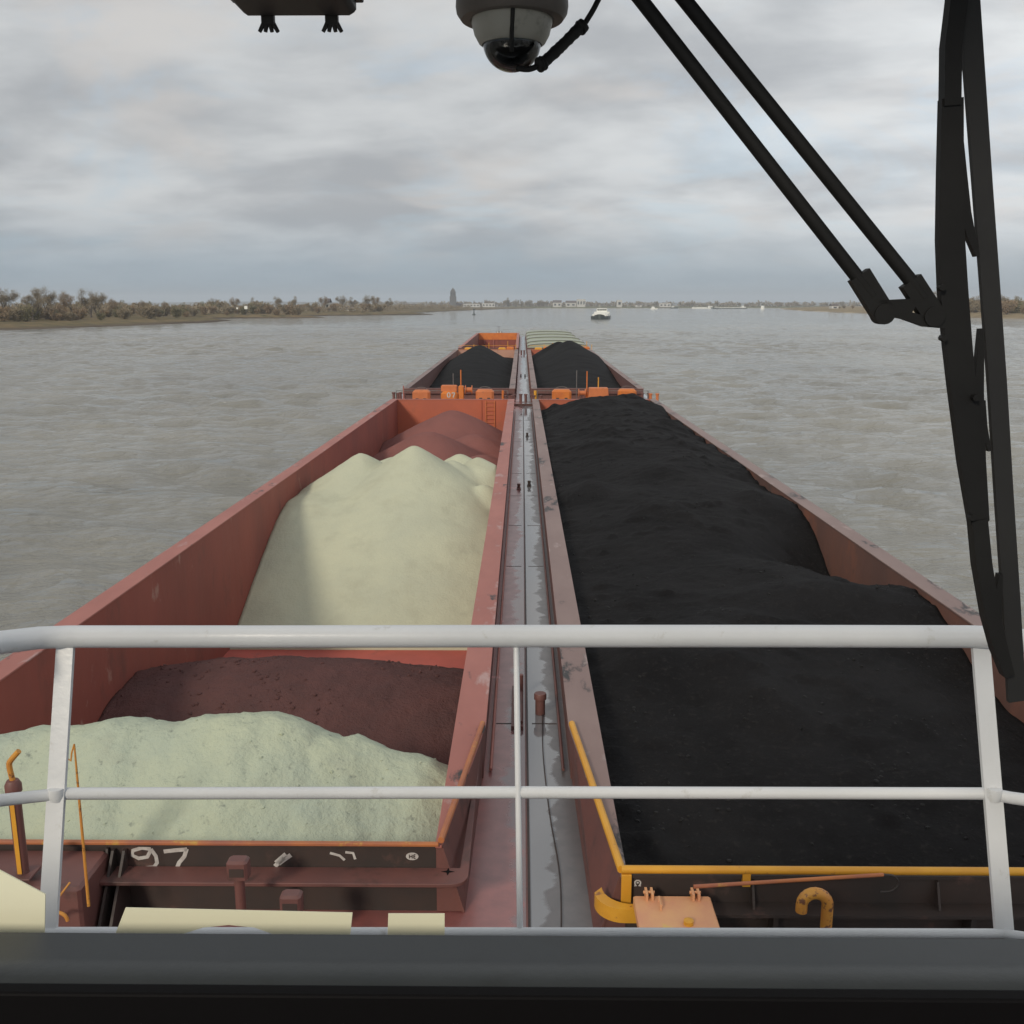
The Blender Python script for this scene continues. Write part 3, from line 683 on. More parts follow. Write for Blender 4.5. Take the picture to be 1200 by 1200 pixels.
# markings
def strokes(root, name, polys, ox, oz, y, k, wid, m='chalk'):
    b = MB()
    for pl in polys:
        pts = [(ox + px * k, y, oz + pz * k) for px, pz in pl]
        b.strip(pts, wid, .004, (0, -1, 0))
    return b.build(name, m, root, 0)
nine = [[(.80, .98), (.45, 1.04), (.10, .90), (.06, .66), (.30, .50), (.64, .58), (.82, .98)], [(.80, .98), (.98, .62), (1.0, .28), (.86, .06), (.46, .0)]]
seven = [[(0, .86), (.5, .93), (1.0, .98)], [(.98, 1.0), (.86, .62), (.62, .3), (.5, .0)]]
p9 = loc(BL1, P(155, 1026, 11.92)); 
FACE = AL - .32 - .006; FACER = AR - .32 - .006
k_ = .30
strokes(BL1, 'painted_digit', [[(q[0] * 1.2, q[1]) for q in pl] for pl in nine], p9.x, .62, FACE, .29, .052)
strokes(BL1, 'painted_digit', [[(q[0] * 1.1, q[1]) for q in pl] for pl in seven], p9.x + .45, .62, FACE, .29, .055)
sm = loc(BL1, P(322, 1014, 11.92))
strokes(BL1, 'chalk_smudge', [[(0, 0), (.5, .5)], [(.2, .15), (.85, .65)], [(.05, .2), (.6, .7)]], sm.x, .66, FACE, .26, .06)
strokes(BL1, 'chalk_smudge', [[(0, .7), (.5, .55), (.75, .3)], [(.8, .75), (1.2, .7), (1.3, .35)]], sm.x + .75, .68, FACE, .26, .035)
ov = loc(BL1, P(483, 1005, 11.92))
b = MB(); b.prism([(ov.x + .085 * math.cos(q), FACE, .82 + .055 * math.sin(q)) for q in np.linspace(0, 2 * math.pi, 21)[:-1]], (0, -.005, 0))
o = b.build('oval_plate', 'chalk', BL1, 0)
strokes(o, 'plate_mark', [[(-.4, -.3), (-.4, .3)], [(-.4, 0), (0, 0)], [(0, -.3), (0, .3)], [(.25, -.3), (.25, .3)], [(.25, .3), (.5, .3)], [(.25, 0), (.45, 0)], [(.25, -.3), (.5, -.3)]], ov.x, .82, FACE - .008, .09, .012, 'darksteel')
om = loc(BR1, P(741, 1029, 11.26))
strokes(BR1, 'painted_mark', [[(-.5, -.4), (-.2, -.4), (-.42, -.1), (-.42, .25), (-.2, .48), (.2, .48), (.42, .25), (.42, -.1), (.2, -.4), (.5, -.4)], [(-.15, .1), (.15, .1)]], om.x + .07, .86, FACER, .085, .018)
strokes(BL1, 'painted_number', [[(q[0] * .9, q[1]) for q in [(.3, 0), (.05, .2), (.0, .5), (.05, .8), (.3, 1), (.55, .8), (.6, .5), (.55, .2), (.3, 0)]], [(.85 + q[0] * .6, q[1]) for q in seven[0]], [(.85 + q[0] * .6, q[1]) for q in seven[1]]], -6.2 - BL1.location.x, .95, 74.6 - .58, .42, .09)

# left: orange top edge, base flange, vents, posts
MB().box(-4.96, xl(-1, 1.20), AL - .40, AL - .33, 1.0, 1.045).build('aft_edge', 'orangeline', BL1, 0, .01)
c0 = xl(-1, .80); rc = .22; yc = AL - .72
pl = [(-4.9, AL - .33), (-4.9, yc), (c0 - rc, yc)] + [(c0 - rc + rc * math.sin(q), yc + rc - rc * math.cos(q)) for q in np.linspace(.1, math.pi / 2, 7)] + [(c0, CUT), (c0 - .02, CUT), (c0 - .12, AL - .33)]
MB().prism([(x, y, .605) for x, y in pl], (0, 0, .05)).build('base_flange', 'brown', BL1, 30, .006)
st = [(0, .09), (.02, .02), (.09, 0), (.02, -.02), (0, -.09), (-.02, -.02), (-.09, 0), (-.02, .02)]
hv_ = loc(BL1, Pz(525, 1022, 1.88)); MB().prism([(hv_.x + x, hv_.y + y, .656) for x, y in st], (0, 0, .003)).build('star_cutout', 'black', BL1, 0)
def vent(rt, x, y, h_, m='brown'):
    b = MB(); b.tube([(x, y, 0), (x, y, h_ - .2)], .065, 12); b.cbox(x - .13, x + .13, y - .1, y + .1, h_ - .25, h_, .03)
    o = b.build('air_vent', m, rt); MB().box(x - .09, x + .09, y - .106, y - .1, h_ - .2, h_ - .09).build('vent_flap', 'darksteel', o, 0)
v1 = loc(BL1, P(281, 1040, 11.05)); vent(BL1, v1.x, v1.y, P(281, 1006, 11.05).z - 1.235)
v2 = loc(BL1, P(342, 1060, 10.8)); vent(BL1, v2.x, v2.y, P(342, 1046, 10.8).z - 1.235)
# brown corner block on the far left with bracket plates
xL = loc(BL1, P(50, 1040, 11.2)).x; xR_ = loc(BL1, P(102, 1040, 11.2)).x
MB().cbox(-5.2, xR_, AL - 1.25, AL - .335, .004, .90, .04).build('corner_block', 'brown', BL1)
for x in (xR_ + .05, xR_ + .20): MB().prism([(x, AL - .34, .02), (x, AL - 1.1, .02), (x, AL - .4, .92), (x, AL - .34, .92)], (.035, 0, 0)).build('bracket_plate', 'darksteel', BL1, 0)
MB().tube([(xR_ - .35, AL - 1.27, .45), (xR_ - .35, AL - 1.30, .75)], .03, 8).build('drain_pipe', 'coral', BL1)
MB().tube(curve([(xR_ - .2 + .14 * math.cos(q), AL - 1.5, .62 + .12 * math.sin(q)) for q in np.linspace(0, math.pi, 6)], 3), .022, 8).build('yellow_hoop', 'rustpipe', BL1)
# hand pump standing on the block
hb_ = P(27, 1022, 11.2); ht = P(18, 928, 11.2); pm = empty('hand_pump', hb_)
tag(pm, 'striped yellow and brown hand pump with bent top standing before the near sand heap', 'pump')
hl = ht.z - hb_.z
MB().lathe([(0, 0), (.075, 0), (.075, hl), (.10, hl + .01), (.10, hl + .1), (.07, hl + .16), (0, hl + .17)], (0, 0, 0), 16).build('pump_body', 'brown', pm)
MB().strip([(0, -.078, .02), (0, -.078, hl - .02)], .055, .006, (0, -1, 0)).build('yellow_stripe', 'yellow', pm, 0)
MB().tube(curve([(0, 0, hl + .16), (-.02, 0, hl + .36), (.02, 0, hl + .44), (.12, 0, hl + .55)], 6), .035, 10).build('pump_spout', 'rustpipe', pm)
MB().box(-.16, .16, -.16, .16, -.03, 0).build('pump_base', 'brown', pm, 0, .01)
# thin rod with a hooked top
r0 = P(104, 1062, 10.9); r1 = P(87, 872, 11.15); r2 = P(83, 892, 11.1)
rd = MB().tube([r0, r0.lerp(r1, .6), r1], [.02, .017, .011], 8).tube([r1, r1.lerp(r2, .5) + Vector((-.01, 0, 0)), r2, r2 + Vector((-.03, 0, .03))], .010, 6).build('sounding_rod', 'rustpipe')
tag(rd, 'thin rusty rod with hooked tip standing beside the left rail post', 'rod')
MB().tube([P(70, 1050, 10.55), P(82, 1034, 10.62)], .012, 6).build('lever', 'rustpipe', BL1).matrix_parent_inverse = BL1.matrix_basis.inverted()

# ------------------------------------------------------------------ cargo
def zc1(y): return 2.234 - .0062 * (y - 11.35)              # coaming top, near pair
def zc2(y): return 2.0 + .0055 * (y - 84.2)
def smax(*a, k=.25):
    a = np.stack(a); m = a.max(0); return m + k * np.log(np.exp((a - m) / k).sum(0))
def cone(X, Y, x, y, z, sl, rnd=.4, ex=1.0, ey=1.0):
    return z - sl * (np.sqrt(((X - x) * ex) ** 2 + ((Y - y) * ey) ** 2 + rnd ** 2) - rnd)
def heap(name, label, cat, x0, x1, y0, y1, res, fn, m, zbase):
    nx = int((x1 - x0) / res) + 1; ny = int((y1 - y0) / res) + 1
    X, Y = np.meshgrid(np.linspace(x0, x1, nx), np.linspace(y0, y1, ny))
    ZB = zbase(Y) if callable(zbase) else zbase
    Z = np.maximum(fn(X, Y), ZB); zbase = float(np.min(ZB))
    # skirt down to the base all round
    pad = lambda A: np.pad(A, 1, mode='edge')
    Xp, Yp, Zp = pad(X), pad(Y), pad(Z); Zp[0, :] = Zp[-1, :] = zbase; Zp[:, 0] = Zp[:, -1] = zbase
    return tag(grid_mesh(name, Xp, Yp, Zp, m), label, cat, 'heaps of cargo in the barges')
XL0, XL1, XR0, XR1 = -10.11, -1.13, 1.33, 10.31
FL1 = lambda y: zc1(y) - 4.5
def f_near(X, Y):
    ridge = 2.60 + .16 * np.exp(-((X + 4.6) / 1.2) ** 2) + .10 * np.exp(-((X + 6.6) / .7) ** 2) - .035 * np.clip(-X - 5.2, 0, 9) ** 1.5 - .215 * np.clip(X + 4.1, 0, 9) ** 1.27
    r = np.abs(Y - (14.9 + .4 * fbm(X / 2, X * 0, 3, 3)))
    z = ridge - .60 * (np.sqrt(r ** 2 + .35 ** 2) - .35) * np.where(Y > 14.9, 1.05, 1.08)
    gul = fbm(X / .55, Y / 2.6, 8, 4)
    return z + .10 * gul + .05 * fbm(X / .25, Y / .25, 21, 3)
heap('sand_heap', 'pale crusted, shade-tinted sand heap nearest, behind the painted 97', 'sand heap', XL0, XL1, 11.975, 21.5, .07, f_near, 'lumpsand', lambda y: FL1(y) - .03)
def f_ore(X, Y):
    z = cone(X, Y, -6.4, 23.6, .26, .40, 2.2, .62, 1.3)
    z2 = cone(X, Y, -2.4, 23.4, -.2, .40, 2.2, .7, 1.3)
    return smax(z, z2, k=.2) + .10 * fbm(X / .9, Y / .9, 4, 5) + .03 * fbm(X / .15, Y / .15, 14, 2)
heap('ore_heap', 'dark brown red ore heap between the two sand heaps', 'ore heap', XL0, XL1, 17.0, 31.2, .09, f_ore, 'ore', lambda y: FL1(y) - .03)
def f_sand(X, Y):
    k = [cone(X, Y, -7.35, 44.3, 2.66, .68, .25, 1, .82), cone(X, Y, -4.80, 43.3, 3.16, .67, .22, 1, .76), cone(X, Y, -2.05, 45.2, 2.35, .64, .2), cone(X, Y, -1.7, 42.4, 1.55, .62, .3), cone(X, Y, -3.2, 44.4, 2.35, .66, .2),
         cone(X, Y, -3.0, 46.8, 2.25, .64, .3), cone(X, Y, -2.5, 41.4, 1.25, .60, .4), cone(X, Y, -6.3, 48.2, 1.9, .58, .6)]
    front = smax(cone(X, Y, -8.6, 41.6, 1.25, .47, 1.8), cone(X, Y, -4.6, 40.2, 1.0, .44, 1.8), cone(X, Y, -2.2, 39.8, .5, .45, 1.2), k=.35)
    z = smax(smax(*k, k=.04), front, k=.18)
    return z + .05 * fbm(X / 1.4, Y / 1.4, 31, 4) + .015 * fbm(X / .2, Y / .3, 32, 2)
heap('sand_heap', 'large smooth pale sand heap with several peaks in mid barge', 'sand heap', XL0, XL1, 32.2, 54.5, .12, f_sand, 'sand', lambda y: FL1(y) - .03)
def f_red(X, Y):
    k = [cone(X, Y, -5.05, 71.2, 1.75, .55, .9), cone(X, Y, -6.0, 62.5, 1.35, .56, .8), cone(X, Y, -2.3, 55.8, .85, .55, .8), cone(X, Y, -3.3, 66.0, .7, .55, .8), cone(X, Y, -8.6, 57.5, .1, .5, .9)]
    return smax(*k, k=.12) + .07 * fbm(X / 1.6, Y / 1.6, 51, 4) + .02 * fbm(X / .3, Y / .3, 52, 2)
heap('ore_heap', 'reddish ore heaps against the sunlit orange bulkhead', 'ore heap', XL0, XL1, 50.0, 79.4, .16, f_red, 'redore', lambda y: FL1(y) - .03)
def f_coal(X, Y):
    t = np.clip((Y - 12) / 10, 0, 1)
    crown = np.interp(Y, [11.4, 14, 20, 26, 34, 45, 60, 74, 79.5], [-1.5, -.9, -.35, .05, .35, .55, .65, .75, .25])
    left = np.interp(Y, [11.4, 16, 25, 40, 60, 72, 79.5], [-.75, -.5, -.25, -.15, -.15, -.45, -.9])
    right = np.interp(Y, [11.4, 14, 19, 24, 25.5, 29, 31, 34, 37, 45, 60, 79.5], [-2.0, -1.6, -1.2, -.75, -.5, -.95, -1.25, -.7, -.25, -.12, -.1, -.15])
    s_ = (X - XR0) / (XR1 - XR0); c0 = .60
    a = np.where(s_ < c0, s_ / c0, (1 - s_) / (1 - c0)); e = np.where(s_ < c0, left, right)
    e = e + .30 * fbm(X * 0 + 5, Y / 1.8, 66, 4) * np.where(s_ > c0, 1, .35)
    z = zc1(Y) + e + (crown - e) * np.sin(a * math.pi / 2) ** 1.2
    rc_ = random.Random(23)
    for _ in range(46):                                     # separate grab loads dropped on one another
        x, y = rc_.uniform(2.6, 8.8), rc_.uniform(15, 75)
        pk = zc1(y) + np.interp(y, [11.4, 14, 20, 26, 34, 45, 60, 74, 79.5], [-1.5, -.9, -.35, .05, .35, .55, .65, .75, .25]) * (1 - abs(x - 6) / 9) + rc_.uniform(-.15, .38)
        z = smax(z, cone(X, Y, x, y, pk, rc_.uniform(.34, .55), rc_.uniform(.2, .7), 1, rc_.uniform(.55, .9)), k=.07)
    z = z - .85 * np.exp(-((X - 9.6) / 2.4) ** 2 - ((Y - 30.6) / 2.2) ** 2) - .30 * np.exp(-((X - 6.5) / 2.2) ** 2 - ((Y - 29.5) / 1.6) ** 2)
    z = smax(z, cone(X, Y, 7.6, 24.2, zc1(24) + .30, .42, .8, .55, 1), cone(X, Y, 5.0, 22.6, zc1(22) + .05, .40, .8, .7, 1), k=.08)
    z = z - .12 + .22 * fbm(X / 4, Y / 5, 64, 3)
    z = z + .55 * np.exp(-((X - 8.7) / 1.0) ** 2 - ((Y - 77.2) / 1.4) ** 2) + .35 * np.exp(-((X - 2.5) / .45) ** 2 - ((Y - 77.5) / .8) ** 2)
    lump = np.clip(vnoise(X / .42, Y / .42, 67) - .62, 0, 1) * .34 * (vnoise(X / 3, Y / 3, 68) > .45)
    return z + .028 * fbm(X / .8, Y / .8, 62, 4, .6) + .045 * fbm(X / .26, Y / .26, 63, 3) + lump
heap('coal_heap', 'long black coal load filling the near right barge to its rim', 'coal heap', XR0, XR1, 11.30, 79.4, .13, f_coal, 'coal', FL1(60))
def f_coal2(X, Y):
    base = zc2(Y) - 1.25 + .3 * np.interp(Y, [88, 100, 120], [-1, 0, .6]) - .02 * (X + 5) ** 2
    return smax(cone(X, Y, -5.9, 138, 3.75, .64, .9, 1, np.where(Y < 138, .16, 1)), base, k=.25) + .10 * fbm(X / 1.8, Y / 1.8, 71, 4)
heap('coal_heap', 'single pointed coal cone in the middle left barge', 'coal heap', XL0, XL1, 88.1, 155.8, .3, f_coal2, 'coal', -2.1)
def f_coal3(X, Y):
    base = zc2(Y) - .9 + .3 * np.interp(Y, [88, 100, 120], [-1, 0, .6]) - .02 * (X - 5) ** 2
    return smax(cone(X, Y, 6.5, 137, 4.45, .60, .6, 1, np.where(Y < 137, .16, 1)), cone(X, Y, 5.1, 139, 4.25, .62, .6), base, k=.25) + .10 * fbm(X / 1.8, Y / 1.8, 81, 4)
heap('coal_heap', 'tallest coal cone, in the middle right barge', 'coal heap', XR0, XR1, 88.1, 155.8, .3, f_coal3, 'coal', -2.1)

def lumps(name, label, fn, x0, x1, y0, y1, n, smin, smax_, m, zoff, seed):
    r = np.random.default_rng(seed); b = MB()
    xs = r.uniform(x0, x1, n * 4); ys = y0 + (y1 - y0) * r.uniform(0, 1, n * 4) ** 1.3
    sel = np.argsort(-(fbm(xs / 1.6, ys / 1.6, seed, 3) + r.normal(0, .16, n * 4)))[:n]; xs, ys = xs[sel], ys[sel]
    zs = fn(xs[None, :], ys[None, :])[0]
    ph = (1 + 5 ** .5) / 2
    base = np.array([(-1, ph, 0), (1, ph, 0), (-1, -ph, 0), (1, -ph, 0), (0, -1, ph), (0, 1, ph), (0, -1, -ph), (0, 1, -ph), (ph, 0, -1), (ph, 0, 1), (-ph, 0, -1), (-ph, 0, 1)]) / 1.9
    fc = [(0, 11, 5), (0, 5, 1), (0, 1, 7), (0, 7, 10), (0, 10, 11), (1, 5, 9), (5, 11, 4), (11, 10, 2), (10, 7, 6), (7, 1, 8), (3, 9, 4), (3, 4, 2), (3, 2, 6), (3, 6, 8), (3, 8, 9), (4, 9, 5), (2, 4, 11), (6, 2, 10), (8, 6, 7), (9, 8, 1)]
    for x, y, z in zip(xs, ys, zs):
        sz = smin + (smax_ - smin) * r.uniform() ** 3
        v = base * r.uniform(.7, 1.3, (12, 1)) * sz * np.array([1, r.uniform(.7, 1.2), r.uniform(.5, .9)])
        b.add([(x + q[0], y + q[1], z + q[2] + zoff * sz) for q in v], fc)
    return tag(b.build(name, m, None, 0), label, kind='stuff')
lumps('coal_lumps', 'loose coal lumps lying on the near coal load', f_coal, XR0 + .2, XR1 - .2, 11.7, 46, 1700, .010, .042, 'coallump', .2, 3)
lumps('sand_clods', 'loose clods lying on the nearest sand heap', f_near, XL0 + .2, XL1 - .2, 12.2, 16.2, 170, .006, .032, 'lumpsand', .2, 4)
lumps('ore_lumps', 'loose ore lumps lying on the dark brown heap', f_ore, XL0 + .2, XL1 - .2, 18.5, 26, 700, .015, .06, 'ore', .2, 5)

# ------------------------------------------------------------------ push boat round the camera
pb = empty('push_boat', (0, 0, 0)); tag(pb, 'push boat wheelhouse with grey front window sill and black dashboard along the bottom', 'push boat')
zz = CAMZ
pr = [(.992, -.98), (.992, -.704), (.985, -.697), (.936, -.6945), (.929, -.6885), (.899, -.6860), (.890, -.690), (.888, -.98)]
b = MB(); b.prism([(-2.3, y, zz + z) for y, z in pr], (4.6, 0, 0)); b.build('window_sill', 'sill', pb, 50)
MB().box(-2.3, 2.3, -.2, .886, zz - .86, zz - .76).build('dashboard', 'black', pb, 0)
MB().box(-2.3, 2.3, .872, .889, zz - .76, zz - .687).build('sill_trim', 'black', pb, 0, .003)
MB().box(-2.4, 2.4, (.25), 1.72, zz + .62, zz + .74).build('roof', 'sill', pb, 0, .02)  # unseen roof, cut short so the sun reaches the rail and sill
for sx in (-1, 1):
    MB().box(sx * 2.33 - .05, sx * 2.33 + .05, .86, .99, zz - .68, zz + .62).build('pillar', 'sill', pb, 0)
b = MB(); b.box(-2.4, 2.4, -1.2, .88, zz - 3.0, zz - .99); b.box(-2.4, 2.4, .88, .985, zz - 3.0, zz - .985); b.build('wheelhouse_wall', 'white', pb, 0)
b = MB(); b.box(-2.6, 2.6, -8, 2.35, zz - 1.95, zz - 1.80); b.build('upper_deck', 'sill', pb, 0)
b = MB(); b.box(-5.2, 5.2, -12, 1.9, zz - 7.2, zz - 3.0); b.build('deckhouse', 'white', pb, 0)
b = MB(); b.box(-5.7, 5.7, -30, 7.3, -1.4, zz - 7.2); b.build('hull', 'hull', pb, 0)
for sx in (-3.2, 3.2): MB().box(sx - .5, sx + .5, 6.8, 7.5, -1.0, zz - 5.9).build('push_knee', 'hull', pb, 0, .05)

rl = empty('railing', P(605, 1090, 2.33)); tag(rl, 'white pipe railing with three posts across the front of the wheelhouse', 'railing')
def rb(b, name): 
    o = b.build(name, 'white', None); o.parent = rl; o.matrix_parent_inverse = Matrix.Translation(rl.location).inverted(); return o
DT, DM, DB = 2.6, 2.468, 2.33
top_pts = [P(-75, 764, 2.30), P(0, 753, 2.47), P(45, 747.5, 2.565), P(80, 746, 2.6)] + [P(x, 746 - .6 * (x > 300), 2.6) for x in (300, 600, 900)] + [P(1135, 746, 2.6), P(1165, 747, 2.585), P(1200, 751, 2.5), P(1260, 759, 2.36)]
top = rb(MB().tube(top_pts, .0315, 20), 'top_rail')
rb(MB().tube([P(-70, 951, 2.24), P(0, 938, 2.37), P(35, 934, 2.43), P(72, 930, DM), P(605, 928.5, DM), P(1160, 930, DM), P(1185, 935, 2.44), P(1270, 947, 2.28)], .0165, 14), 'middle_rail')
rb(MB().tube([P(-70, 1110, 2.2), P(0, 1098, 2.27), P(55, 1092, DB), P(605, 1092.5, DB), P(1175, 1094, DB), P(1260, 1106, 2.2)], .0125, 12), 'bottom_rail')
def postbar(pt, pbm, wv, th):
    b = MB(); b.strip([pt, pbm], wv, th, (0, 1, -.2)); return rb(b, 'post')
postbar(P(77, 757, 2.595), P(56, 1094, 2.33), .048, .014); postbar(P(1149, 757, 2.595), P(1177, 1098, 2.33), .048, .014)
rb(MB().tube([P(605, 752, 2.6), P(609.5, 1096, 2.33)], .0085, 12), 'post')
for x, y in ((67, 930), (1164, 930)):
    c_ = P(x, y, DM - .01); b = MB(); b.lathe([(0, -.018), (.021, -.017), (.024, 0), (.021, .017), (0, .018)], c_, 14); rb(b, 'weld_collar')

# added cream sheets along the sill paint the window glass reflections
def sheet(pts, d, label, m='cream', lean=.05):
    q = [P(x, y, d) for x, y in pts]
    b = MB(); b.prism(q, (0, .0015, 0)); return tag(b.build('glass_reflection', m, None, 0), label, 'reflection', 'painted window reflections along the sill')
sheet([(147, 1064), (413, 1070), (410, 1100), (322, 1100), (318, 1094), (298, 1087), (268, 1084), (238, 1087), (216, 1094), (212, 1100), (133, 1100)], 1.06, 'longest cream window reflection built along the sill below the painted 97')
sheet([(455, 1071), (521, 1071), (521, 1099), (454, 1099)], 1.06, 'small cream window reflection built on the sill left of the middle rail post')
sheet([(-40, 1000), (0, 1020), (53, 1048), (52, 1101), (-40, 1106)], 1.05, 'large cream window reflection built at the left end of the sill')

# ------------------------------------------------------------------ wiper
WD = .97
wp = empty('windscreen_wiper', P(1120, 330, WD)); tag(wp, 'black twin arm windscreen wiper with upright blade at the right', 'wiper')
def wb(b, name, m='wiper'):
    o = b.build(name, m, None); o.parent = wp; o.matrix_parent_inverse = Matrix.Translation(wp.location).inverted(); return o
wb(MB().tube([P(700, -62, WD), P(748, -4, WD), P(1004, 324, WD), P(1022, 347, WD)], .0067, 12), 'wiper_arm')
wb(MB().tube([P(752, -62, WD), P(799, -4, WD), P(1068, 330, WD), P(1082, 349, WD)], .0067, 12), 'wiper_arm')
wb(MB().strip([P(1006, 322, WD), P(1034, 367, WD)], .0205, .012, (0, 1, 0)), 'arm_sleeve')
wb(MB().strip([P(1066, 329, WD), P(1092, 369, WD)], .0205, .012, (0, 1, 0)), 'arm_sleeve')
for x, y in ((1034, 368), (1092, 371)):
    c_ = P(x, y, WD); b = MB(); b.prism([c_ + Vector((.0098 * math.cos(q), -.008, .0098 * math.sin(q))) for q in np.linspace(0, 6.283, 17)[:-1]], (0, .016, 0)); wb(b, 'pivot')
b = MB(); b.prism([P(x, y, WD - .006) for x, y in ((1030, 352), (1068, 350), (1075, 356), (1069, 366), (1090, 372), (1108, 378), (1108, 385), (1085, 383), (1060, 374), (1040, 370))], (0, .012, 0))
wb(b, 'pivot_link')
sp = [(1121, -40), (1119, 0), (1109, 60), (1109, 118)]
b = MB(); b.strip([P(x, y, WD) for x, y in ((1124, -40), (1121, 0), (1114, 55), (1113, 125))], [.016, .016, .0155, .0155], .014, (0, 1, 0)); wb(b, 'upper_yoke')
b = MB(); b.strip([P(x, y, WD) for x, y in ((1114, 116), (1113, 200), (1113, 280), (1116, 340), (1121, 400), (1126, 450), (1136, 540), (1146, 612))], [.020, .022, .0245, .026, .0255, .0245, .022, .018], .010, (0, 1, 0)); wb(b, 'carrier_bar')
b = MB(); b.strip([P(x, y, WD) for x, y in ((1145, 608), (1150, 660), (1160, 720), (1170, 760), (1180, 790))], [.0155, .016, .0155, .014, .010], .014, (0, 1, 0)); wb(b, 'lower_yoke')
b = MB(); b.strip([P(x, y, WD + .003) for x, y in ((1120, 150), (1125, 205), (1130, 250), (1136, 275), (1144, 300))], [.009, .010, .010, .008, .004], .008, (0, 1, 0)); wb(b, 'upper_claw')
b = MB(); b.strip([P(x, y, WD + .003) for x, y in ((1150, 610), (1146, 540), (1145, 460), (1149, 385))], [.013, .0125, .010, .004], .008, (0, 1, 0)); wb(b, 'lower_claw')
b = MB(); b.strip([P(x, y, WD + .0052) for x, y in ((1147, 470), (1151, 500), (1158, 528))], [.010, .007, .003], .008, (0, 1, 0)); wb(b, 'lower_claw')
b = MB(); b.strip([P(x, y, WD + .003) for x, y in ((1166, 745), (1168, 705), (1171, 672))], [.010, .008, .004], .008, (0, 1, 0)); wb(b, 'lower_claw')
b = MB(); b.strip([P(x, y, WD + .006) for x, y in ((1132, -40), (1135, 0), (1143, 110), (1151, 220), (1160, 340), (1168, 450), (1176, 580), (1184, 700), (1191, 821))], [.0185, .0185, .018, .0175, .0175, .0175, .0175, .0175, .018], .006, (0, 1, 0)); wb(b, 'blade', 'rubber')
for x, y in ((1103, 337), (1105, 396), (1142, 466), (1138, 606)):
    c_ = P(x, y, WD - .008); b = MB(); b.prism([c_ + Vector((.0032 * math.cos(q), -.004, .0032 * math.sin(q))) for q in np.linspace(0, 6.283, 9)[:-1]], (0, .008, 0)); wb(b, 'rivet')

# ------------------------------------------------------------------ dome camera, its cable, floodlight
KD = .75; cc = P(600, 48, 2.0 * KD); dc = empty('dome_camera', cc); dc.scale = (KD,) * 3; tag(dc, 'weathered grey dome camera hanging under the roof at the top middle', 'camera')
MB().lathe([(0, .12), (.102, .12), (.106, .06), (.104, .047), (.096, .036), (.078, .036), (.076, .05), (0, .05)], (0, 0, 0), 36).build('mounting_ring', 'ring', dc)
MB().lathe([(0, .055), (.077, .055), (.076, .03), (.071, .010), (.063, -.004), (.057, -.008), (.052, -.002), (0, -.002)], (0, 0, 0), 36).build('housing', 'camgrey', dc)
MB().lathe([(.055 * math.sin(q), -.004 - .051 * math.cos(q)) for q in np.linspace(0, math.pi / 2, 14)] , (0, 0, 0), 36).build('clear_dome', 'dome', dc)
MB().lathe([(.043 * math.sin(q), -.006 - .038 * math.cos(q)) for q in np.linspace(0, math.pi / 2, 10)] + [(0, -.006)], (0, 0, 0), 24).build('lens_ball', 'wiper', dc)
MB().tube([(.003, -.08, .06), (.002, -.076, .028), (.0, -.064, -.006), (0, -.05, -.03)], .004, 8).build('drip_cord', 'rubber', dc)
MB().lathe([(0, (CAMZ + .62 - cc.z) / KD), (.04, (CAMZ + .62 - cc.z) / KD), (.04, .118), (0, .118)], (0, 0, 0), 16).build('ceiling_stem', 'ring', dc)
Q = lambda x, y, d: P(x, y, d * KD)
cb = [Q(606, 80, 1.96), Q(620, 81, 1.95), Q(632, 76, 1.95), Q(645, 66, 1.96), Q(680, 33, 1.98), Q(690, 20, 1.98), Q(699, 4, 1.98), Q(704, -10, 1.99), Q(706, -45, 2.0), Q(706, -92, 2.0)]
o = MB().tube(curve(cb, 6), .0040, 10).build('camera_cable', 'rubber'); tag(o, 'black cable with taped splice running up from the dome camera', 'cable')
path = curve([Q(630, 77, 1.945), Q(636, 74, 1.95), Q(644, 67, 1.955), Q(660, 52, 1.965), Q(676, 36, 1.972), Q(681, 32, 1.975), Q(686, 27, 1.975)], 8)
rj = random.Random(5); n_ = len(path)
b = MB(); b.tube(path, [.0072 + (.0028 if i < 10 or i > n_ - 14 else .0008) * math.sin(min(1, i / 4) * 1.57) * math.sin(min(1, (n_ - 1 - i) / 4) * 1.57) + rj.uniform(-.0005, .0006) for i in range(n_)], 12); b.build('taped_splice', 'rubber', o)
fl = empty('floodlight', Q(351, 12, 2.0)); tag(fl, 'dark floodlight box with two wing nut clips under the roof at upper left', 'floodlight')
k0 = fl.location
xa, xb = Q(281, 12, 2).x - k0.x, Q(418, 12, 2).x - k0.x; zb = Q(351, 19, 2).z - k0.z
pl = [(xa + .003, 0), (xa + .006, zb + .004), (xa + .012, zb), (xb - .010, zb), (xb - .003, zb + .004), (xb, 0), (xb, .06), (xa, .06)]
MB().prism([(x, -.11, z) for x, z in pl], (0, .11, 0)).build('lamp_body', 'lampgrey', fl, 30, .003)
MB().box(xa - .010, xb + .010, -.115, .004, .010, .020).build('lamp_flange', 'lampgrey', fl, 0, .002)
for px_w in (313, 388):
    xw = Q(px_w, 20, 2).x - k0.x; b = MB(); b.box(xw - .009, xw + .009, .001, .010, zb - .010, zb + .03)
    for dx in (-.014, -.005, .005, .014): b.tube([(xw + dx * .45, .006, zb - .007), (xw + dx * .95, .006, zb - .019)], [.0036, .0028], 8)
    b.build('wing_nut_clip', 'lampgrey', fl)
MB().box(-.03, .03, -.08, -.04, .06, CAMZ + .62 - k0.z).build('lamp_bracket', 'lampgrey', fl, 0)

